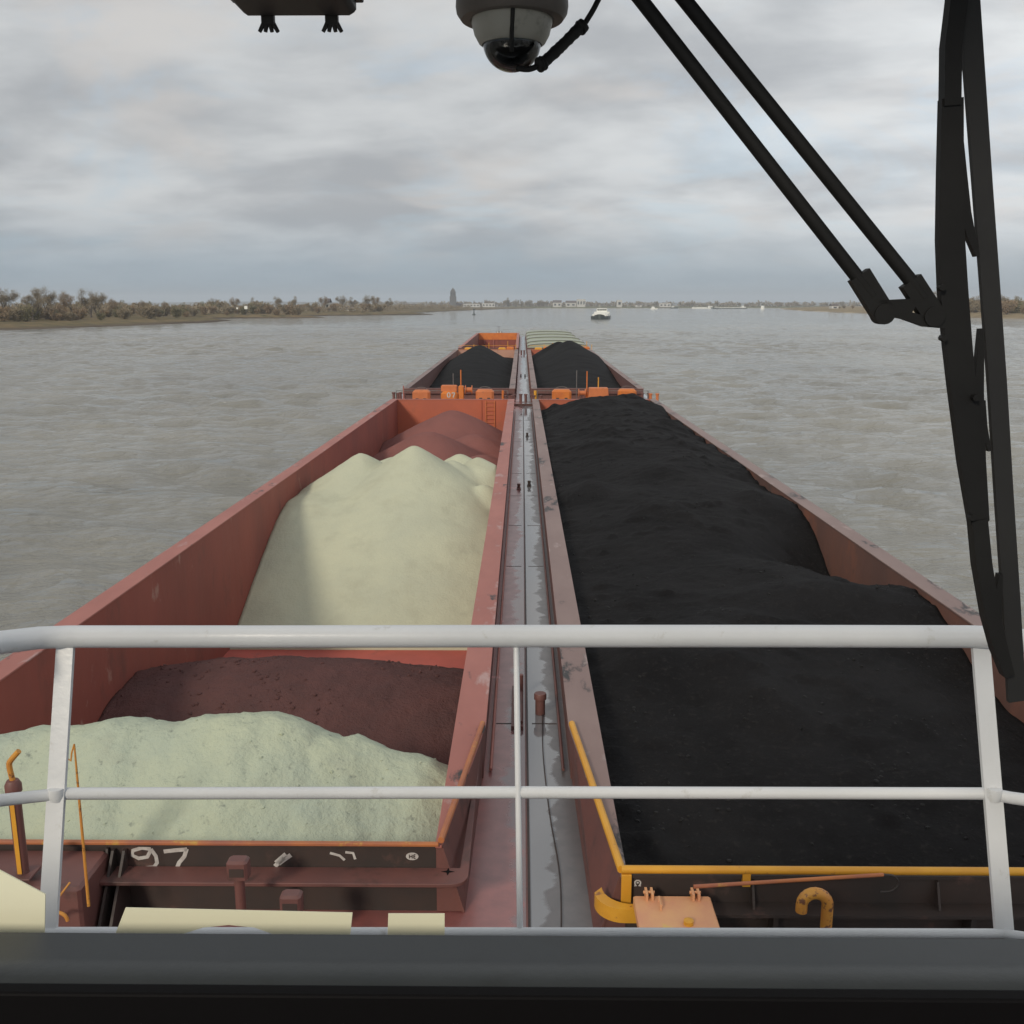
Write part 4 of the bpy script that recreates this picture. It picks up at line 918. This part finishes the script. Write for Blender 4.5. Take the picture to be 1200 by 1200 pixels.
# ------------------------------------------------------------------ trees and shrubs (winter, bare)
def twig_cloud(b, centres, n, L_, wd, rnd, up=.35):
    vs = []; fs = []
    for _ in range(n):
        c, r = rnd.choice(centres)
        d = Vector((rnd.gauss(0, 1), rnd.gauss(0, 1), rnd.gauss(0, 1))).normalized()
        p = c + d * r * rnd.random() ** .4
        t = (d * .7 + Vector((rnd.gauss(0, .5), rnd.gauss(0, .5), rnd.gauss(up, .5)))).normalized()
        e = t.orthogonal().normalized(); e.rotate(Matrix.Rotation(rnd.random() * 6.28, 3, t))
        l = L_ * rnd.uniform(.6, 1.3); o = len(vs)
        vs += [p - e * wd / 2, p + e * wd / 2, p + t * l + e * wd * .15, p + t * l * .6 + e * wd * 1.6]
        fs += [(o, o + 1, o + 2), (o + 1, o + 3, o + 2)]
    return b.add(vs, fs)
def tree_proto(name, h, spread, m, seed, n_tw, trunk_h=.2, wd=.12, dens=1.0):
    rnd = random.Random(seed); root = empty(name); tb = MB(); cent = []
    def grow(p, d, l, r, lv):
        n = 3; pts = [p]; q = p.copy(); dd = d.copy()
        for i in range(n):
            dd = (dd + Vector((rnd.gauss(0, .13), rnd.gauss(0, .13), rnd.gauss(.05, .08)))).normalized(); q = q + dd * l / n; pts.append(q.copy())
        tb.tube(pts, [r, r * .85, r * .72, r * .6], 5, False)
        if lv >= 2: cent.append((q, l * .75)); cent.append((pts[2], l * .6))
        if lv == 4: return
        for k in range(rnd.choice((2, 3)) if lv else 4):
            a = rnd.uniform(0, 6.28); sp = rnd.uniform(.45, .95) * spread
            e = dd.orthogonal().normalized(); e.rotate(Matrix.Rotation(a, 3, dd))
            st = pts[rnd.choice((2, 3))] if lv else pts[rnd.choice((1, 2, 3))]
            grow(st.copy(), (dd + e * sp + Vector((0, 0, .15))).normalized(), l * rnd.uniform(.6, .8), r * .55, lv + 1)
    grow(Vector((0, 0, -.3)), Vector((0, 0, 1)), h * trunk_h, h * .018, 0)
    top = max(v[2] for v in tb.v); k = h / (top + h * .03)
    tb.v = [(v[0] * k, v[1] * k, v[2] * k) for v in tb.v]; cent = [(c * k, r * k) for c, r in cent]
    tb.build('trunk', 'bark', root, 0)
    cb_ = MB(); twig_cloud(cb_, cent, n_tw, h * .07, wd, rnd); cb_.build('crown', m, root, 0)
    return root
def shrub_proto(name, h, m, seed, n_tw, wd=.16):
    rnd = random.Random(seed); root = empty(name); tb = MB(); cent = []
    for i in range(7):
        a = rnd.uniform(0, 6.28); tip = Vector((math.cos(a) * h * rnd.uniform(.15, .62), math.sin(a) * h * rnd.uniform(.15, .62), h * rnd.uniform(.5, .92)))
        tb.tube([(0, 0, -.3), tip * .5 + Vector((0, 0, .1 * h)), tip], [.09, .06, .03], 4, False)
        for f_ in (.35, .6, .85): cent.append((tip * f_ + Vector((0, 0, .04 * h)), h * rnd.uniform(.13, .25)))
    tb.build('stem', 'bark', root, 0)
    cb_ = MB(); twig_cloud(cb_, cent, n_tw, h * .12, wd, rnd, .6); cb_.build('crown', m, root, 0)
    return root
protos_tree = [tree_proto('bare_tree', 17, 1.0, 'twig', 3, 3000, wd=.06), tree_proto('bare_tree', 15, 1.2, 'twig', 8, 3000, wd=.06), tree_proto('bare_tree', 13, .8, 'twigred', 12, 3000, .35, wd=.06)]
protos_sh = [shrub_proto('bare_shrub', 6, 'twig', 2, 1500), shrub_proto('bare_shrub', 5, 'twigred', 5, 1500), shrub_proto('bare_shrub', 5.5, 'twiggreen', 9, 1500), shrub_proto('bare_shrub', 4, 'twigred', 15, 1200)]
used = set()
def plant(proto, x, y, z, sc, label, cat, group, sz=None):
    if proto.name in used: o = copy_tree(proto)
    else: o = proto; used.add(proto.name)
    o.location = (x, y, z); o.rotation_euler = (0, 0, random.uniform(0, 6.28)); o.scale = (sc, sc, sz or sc)
    return tag(o, label, cat, group)
def shore_x(pts, y):
    for (x0, y0), (x1, y1) in zip(pts[:-1], pts[1:]):
        if y0 <= y <= y1: return x0 + (x1 - x0) * (y - y0) / (y1 - y0)
    return pts[-1][0]
def gz(off): return float(np.interp(off, [0, 3, 9, 20, 45, 90], [-.05, .45, 1, 1.9, 2.6, 3]))
# left bank tall trees
for px_, d, hpx, pi in ((8, 470, 32, 1), (37, 440, 33, 0), (52, 455, 33, 1), (86, 500, 27, 2), (106, 520, 31, 0), (114, 500, 28, 1), (138, 560, 18, 2), (168, 560, 16, 1), (198, 640, 14, 2)):
    gr = P(px_, 357, d); base = 2.9; h = (hpx * .95 / 1150 * d * 1.0) + 0
    topz = CAMZ + (357 - (357 - hpx + 8)) / 1150 * d
    pr_ = protos_tree[pi]; plant(pr_, gr.x, d, base - .2, (topz - base) * .88 / (17, 15, 13)[pi], 'tall bare winter tree rising above the left bank scrub', 'tree', 'tall trees on the left bank')
for i in range(176):                                        # scrub along the left bank, nearest first
    d = 375 + 345 * random.random() ** 1.2; off = random.uniform(24, 120) * (1 if d < 600 else .8)
    pr_ = random.choice(protos_sh); sx_ = shore_x(LEFT, d)
    plant(pr_, sx_ - off, d, gz(off) - .2, random.uniform(.75, 1.3), ('brown bare willow shrub in the left bank scrub'), 'shrub', 'scrub on the left bank')
for i in range(70):
    d = random.uniform(720, 1000); sx_ = shore_x(LEFT, d); off = random.uniform(20, 190)
    plant(random.choice(protos_sh), sx_ - off, d, gz(off) - .2, random.uniform(1.1, 1.8), 'russet bare shrub on the left bank beyond the sandy spit', 'shrub', 'scrub beyond the sandy spit')
for px_, d, hh, pi in ((300, 1000, 11, 0), (325, 1050, 12, 1), (345, 1100, 13, 0), (378, 1150, 13, 2), (400, 1150, 14, 1), (415, 1200, 13, 0), (432, 1200, 15, 1), (442, 1250, 14, 2), (455, 1250, 12, 0), (275, 900, 10, 2), (250, 850, 9, 1)):
    pr_ = protos_tree[pi]; plant(pr_, P(px_, 357, d).x, d, 2.7, (hh + 3) / (17, 15, 13)[pi], 'bare tree in the far left tree line before the church tower', 'tree', 'far left tree line')
for i in range(48):                                         # right bank scrub
    d = random.uniform(670, 900); sx_ = shore_x(RIGHT, d); off = random.uniform(14, 90)
    plant(random.choice(protos_sh), sx_ + off, d, 2.4, random.uniform(1.3, 2.1), 'brown bare shrub on the right bank behind the wiper', 'shrub', 'scrub on the right bank')
for i in range(15):
    d = random.uniform(690, 900); sx_ = shore_x(RIGHT, d); off = random.uniform(30, 120)
    plant(random.choice(protos_tree), sx_ + off, d, 3, random.uniform(.7, 1.0), 'bare tree above the right bank scrub behind the wiper', 'tree', 'trees on the right bank')
for px_, d, hh in ((1098, 900, 19), (1104, 930, 17), (1168, 820, 13), (1188, 800, 14), (1130, 850, 13)):
    plant(protos_tree[0], P(px_, 357, d).x, d, 2.2, hh / 17, 'bare tree above the right bank scrub behind the wiper', 'tree', 'trees on the right bank')
for i in range(16):
    d = random.uniform(1050, 1500); sx_ = shore_x(RIGHT, d); off = random.uniform(40, 160)
    plant(random.choice(protos_sh), sx_ + off, d, 4.0, random.uniform(.5, .9), 'low reed brown shrub on the far right sandy shore', 'shrub', 'scrub on the far right shore')
for i in range(90):                                         # far bank trees
    px_ = random.choice([random.uniform(468, 640), random.uniform(560, 700), random.uniform(640, 1000)]); d = random.uniform(2760, 3150)
    pi = random.choice((0, 1, 2)); plant(protos_tree[pi], P(px_, 357, d).x, d, 2.8, random.uniform(.6, 1.35) * (1.2 if 560 < px_ < 640 else .9), 'small bare tree on the far bank by the town', 'tree', 'trees on the far bank')
fs_ = MB(); rnd = random.Random(14); cen = []
for i in range(620):
    d = rnd.uniform(420, 1900); off = rnd.uniform(15 if d > 880 else 60, 170); r_ = rnd.uniform(2.2, 4.6)
    cen.append((Vector((shore_x(LEFT, d) - off, d, gz(off) + r_ * .7)), r_))
twig_cloud(fs_, cen, 38000, 1.6, .32, rnd); tag(fs_.build('bank_scrub', 'twig', None, 0), 'brown scrub covering the far left bank', 'scrub', kind='stuff')
fw = MB(); rnd = random.Random(4)
cen = [(Vector((P(px_, 357, 3300).x, 3300 + rnd.uniform(0, 200), rnd.uniform(3, 9))), rnd.uniform(5, 12)) for px_ in np.linspace(380, 1180, 260)]
twig_cloud(fw, cen, 9000, 6, 3.0, rnd); tag(fw.build('far_wood', 'twig', None, 0), 'hazy strip of woodland along the far bank horizon', 'woodland', kind='stuff')

# ------------------------------------------------------------------ far town
def house(px0, px1, ytop, d, label, wallm='plaster', roof=True, win=3, dep=14, group=None, name='white_house', cat='house'):
    a = P(px0, 357, d).x; c = P(px1, 357, d).x; top = P(600, ytop, d).z; base = 2.5
    rt = empty(name, ((a + c) / 2, d, base)); tag(rt, label, cat, group)
    w2 = (c - a) / 2; h = top - base; eav = h * (.68 if roof else 1)
    MB().box(-w2, w2, 0, dep, 0, eav).build('wall', wallm, rt, 0)
    if roof: MB().prism([(-w2 - .5, -.6, eav), (w2 + .5, -.6, eav), (w2 + .5, dep / 2, h), (-w2 - .5, dep / 2, h)], (0, 0, .3)).prism([(-w2 - .5, dep + .6, eav), (w2 + .5, dep + .6, eav), (w2 + .5, dep / 2, h), (-w2 - .5, dep / 2, h)], (0, 0, .3)).build('roof', 'rooftile', rt, 0)
    for k in range(win):
        x = -w2 + (k + .5) * 2 * w2 / win; f = MB(); f.box(x - w2 / win * .45, x + w2 / win * .45, -.12, 0, eav * .35, eav * .72); f.build('window', 'glassdark', rt, 0)
    return rt
tw = empty('church_tower', (P(531, 357, 2700).x, 2700, 2.5)); tag(tw, 'dark square church tower with stepped top on the far left bank', 'tower')
tp = P(531, 338, 2700).z - 2.5
MB().box(-8.5, 8.5, -8.5, 8.5, 0, tp * .58).build('tower_base', 'stone', tw, 0)
MB().box(-7, 7, -7, 7, tp * .58, tp * .84).build('belfry', 'stone', tw, 0)
MB().prism([(-5, -5, tp * .84), (5, -5, tp * .84), (5, 5, tp * .84), (-5, 5, tp * .84)], (0, 0, tp * .10)).lathe([(0, tp * 1.08), (.8, tp * 1.02), (3.6, tp * .94)], (0, 0, 0), 8).build('lantern', 'stone', tw, 0)
for dx in (-3, 3): MB().box(dx - 1, dx + 1, -7.1, -7, tp * .62, tp * .78).build('belfry_opening', 'glassdark', tw, 0)
house(473, 487, 356, 2650, 'low white house on the far bank left of the church tower', 'plaster', True)
house(526, 542, 355, 2720, 'brick church nave beside the dark tower', 'brick', True, name='brick_house')
house(543, 562, 356, 2640, 'long white hall right of the church tower', 'plaster', False, 5, name='white_hall', cat='hall')
house(565, 580, 355.5, 2640, 'pale block house right of the long white hall', 'plaster', False, 4)
house(381, 386, 350, 1150, 'tiny white gabled house among the far left trees', 'plaster', True, 1)
house(403, 414, 360, 1080, 'low pale barn at the water beyond the sandy spit', 'plaster', True, 2, name='pale_barn', cat='barn')
house(450, 456, 357, 1300, 'small orange brick house on the far left shore', 'brick', True, 1, name='brick_house')
house(648, 658, 352, 2700, 'white house at the left of the far town buildings', 'plaster', True, 2)
house(663, 675, 352.5, 2760, 'white gabled house in the middle of the far town buildings', 'plaster', True, 2)
house(676, 686, 350.5, 2700, 'tallest white block among the far town buildings', 'plaster', False, 3)
house(723, 729, 351.5, 2700, 'narrow white silo building behind the white ship', 'plaster', False, 1, name='white_silo', cat='silo')
house(745, 752, 356, 2700, 'small white house right of the silo', 'plaster', True, 1)
house(773, 786, 355.5, 2700, 'long white shed on the far bank right of the silo', 'plaster', False, 3, name='white_shed', cat='shed')
house(975, 983, 356.5, 1500, 'pale shed on the right shore left of the wiper', 'plaster', True, 1, name='white_shed', cat='shed')

# ------------------------------------------------------------------ shipping
def ship(x, y, L_, B_, rot, label, hullm='shipgreen', big=True, sc=1.0):
    rt = empty('cargo_ship', (x, y, 0), (0, 0, rot)); rt.scale = (sc,) * 3; tag(rt, label, 'ship')
    b = MB(); n = 9; secs = []
    for i in range(n):
        t = i / (n - 1); w_ = B_ / 2 * (1 if t < .78 else math.sqrt(max(0.02, 1 - ((t - .78) / .22) ** 2))); sh = 1.7 + (1.6 * max(0, (t - .8) / .2) ** 2)
        secs.append([(-w_, -L_ / 2 + L_ * t, sh), (-w_ * .94, -L_ / 2 + L_ * t, -1), (w_ * .94, -L_ / 2 + L_ * t, -1), (w_, -L_ / 2 + L_ * t, sh)])
    vs = [p for s in secs for p in s]; fs = [(0, 1, 2, 3), tuple((n - 1) * 4 + k for k in (3, 2, 1, 0))]
    for i in range(n - 1): fs += [(i * 4 + k, i * 4 + (k + 1) % 4, i * 4 + 4 + (k + 1) % 4, i * 4 + 4 + k) for k in range(4)]
    b.add(vs, fs); b.build('hull', hullm, rt, 40)
    MB().box(-B_ * .40, B_ * .40, -L_ * .28, L_ * .33, 1.72, 3.2).build('hatch_cover', 'shipwhite', rt, 0)
    MB().cbox(-B_ * .30, B_ * .30, L_ * .38, L_ * .43, 2.2, 4.0, .2).build('bow_house', 'shipwhite', rt)
    MB().cbox(-B_ * .44, B_ * .44, -L_ * .46, -L_ * .34, 1.72, 4.4, .3).build('deckhouse', 'shipwhite', rt)
    o = MB().cbox(-B_ * .30, B_ * .30, -L_ * .42, -L_ * .36, 4.4, 6.6, .3).build('wheelhouse', 'shipwhite', rt)
    MB().box(-B_ * .26, B_ * .26, -L_ * .36, -L_ * .36 + .06, 5.3, 6.1).build('window', 'glassdark', o, 0)
    MB().tube([(0, L_ * .41, 4), (0, L_ * .41, 7.2)], .12, 6).build('mast', 'shipwhite', rt)
    MB().tube([(1.5, -L_ * .4, 6.6), (1.5, -L_ * .4, 9.2)], .10, 6).build('aerial', 'shipwhite', rt)
    for sx in (-1, 1): MB().lathe([(0, -.3), (.5, -.3), (.5, .3), (0, .3)], (sx * B_ * .3, L_ * .47, 2.4), 10).build('anchor_pocket', 'shipwhite', rt)
    return rt
s0 = P(707, 366, 660); ship(s0.x, 680, 85, 12.5, math.pi - .10, 'white and dark green cargo ship coming towards the convoy in mid river')
s1 = P(855, 360, 2300); ship(s1.x, 2300, 85, 10.5, math.pi / 2 + .3, 'pale cargo ship lying along the far right shore')
s2 = P(822, 360, 2400); ship(s2.x, 2400, 45, 9, math.pi / 2, 'smaller pale ship left of the ship on the far right shore', 'shipwhite')
s3 = P(766, 361, 2000)
rt = empty('motor_boat', (s3.x, 2000, 0)); tag(rt, 'small white motor boat on the water below the long white shed', 'boat')
MB().prism([(-6, 0, 0), (7, 0, 0), (9, 0, 2.4), (-6, 0, 1.8)], (0, 5, 0)).build('hull', 'shipwhite', rt, 0)
MB().prism([(-4, 1, 1.8), (3, 1, 2), (1, 1, 5.5), (-3.5, 1, 5.5)], (0, 3, 0)).build('cabin', 'shipwhite', rt, 0)
for px_, label in ((790, 'left one of the two pale moored boats on the far right'), (835, 'right one of the two pale moored boats on the far right')):
    q = P(px_, 361, 2500); rt = empty('moored_boat', (q.x, 2500, 0)); tag(rt, label, 'boat')
    MB().prism([(-9, 0, 0), (9, 0, 0), (11, 0, 3), (-9, 0, 2.6)], (0, 6, 0)).build('hull', 'shipgreen', rt, 0)
    MB().box(-6, 0, 1, 5, 2.6, 5.5).build('cabin', 'shipwhite', rt, 0)
q = P(556, 367.5, 940); rt = empty('river_buoy', (q.x, 930, 0)); tag(rt, 'dark spar buoy on the water left of the convoy bow', 'buoy')
MB().lathe([(0, -.5), (1.6, -.4), (1.7, .5), (.5, 1.1), (.3, 4.4), (0, 4.5)], (0, 0, 0), 12).build('buoy_float', 'shipgreen', rt)
MB().lathe([(0, 4.4), (.8, 4.4), (.8, 5.6), (0, 5.6)], (0, 0, 0), 10).build('topmark', 'shipgreen', rt)
q = P(892, 358, 2000); rt = empty('beacon', (q.x + 3, 2000, .3)); tag(rt, 'white harbour beacon on the tip of the right shore', 'beacon')
MB().lathe([(0, -1.5), (4.2, -1.5), (3.4, 7), (0, 7)], (0, 0, 0), 14).build('beacon_tower', 'shipwhite', rt)
MB().lathe([(2.2, 7), (2.2, 9), (0, 10)], (0, 0, 0), 12).build('beacon_lantern', 'shipgreen', rt)
for px_, yb in ((247, 366), (258, 363)):
    q = P(px_, yb, 640); rt = empty('white_sign', (q.x, 700, 2)); tag(rt, 'white navigation sign in the scrub, ' + ('larger and farther right' if px_ > 250 else 'smaller and farther left'), 'sign')
    s_ = 1.1 if px_ > 250 else .6
    MB().tube([(0, .1, 0), (0, .1, 4.2)], .12, 6).build('sign_post', 'steelgrey', rt); MB().box(-s_, s_, -.05, .05, 4.2, 4.2 + 2 * s_).build('sign_board', 'shipwhite', rt, 0)

# ------------------------------------------------------------------ air
hz_ = MB().box(-16000, 16000, -1200, 14000, -8, 130).build('haze', M['white'], None, 0)
hm = bpy.data.materials.new('air_haze'); hm.use_nodes = True
n_ = hm.node_tree; 
for x in list(n_.nodes): n_.nodes.remove(x)
mo = n_.nodes.new('ShaderNodeOutputMaterial'); pv = n_.nodes.new('ShaderNodeVolumePrincipled')
pv.inputs['Color'].default_value = (.86, .92, 1, 1); pv.inputs['Density'].default_value = .00014; pv.inputs['Anisotropy'].default_value = 0.0
n_.links.new(pv.outputs[0], mo.inputs['Volume'])
hz_.data.materials.clear(); hz_.data.materials.append(hm); tag(hz_, kind='stuff')
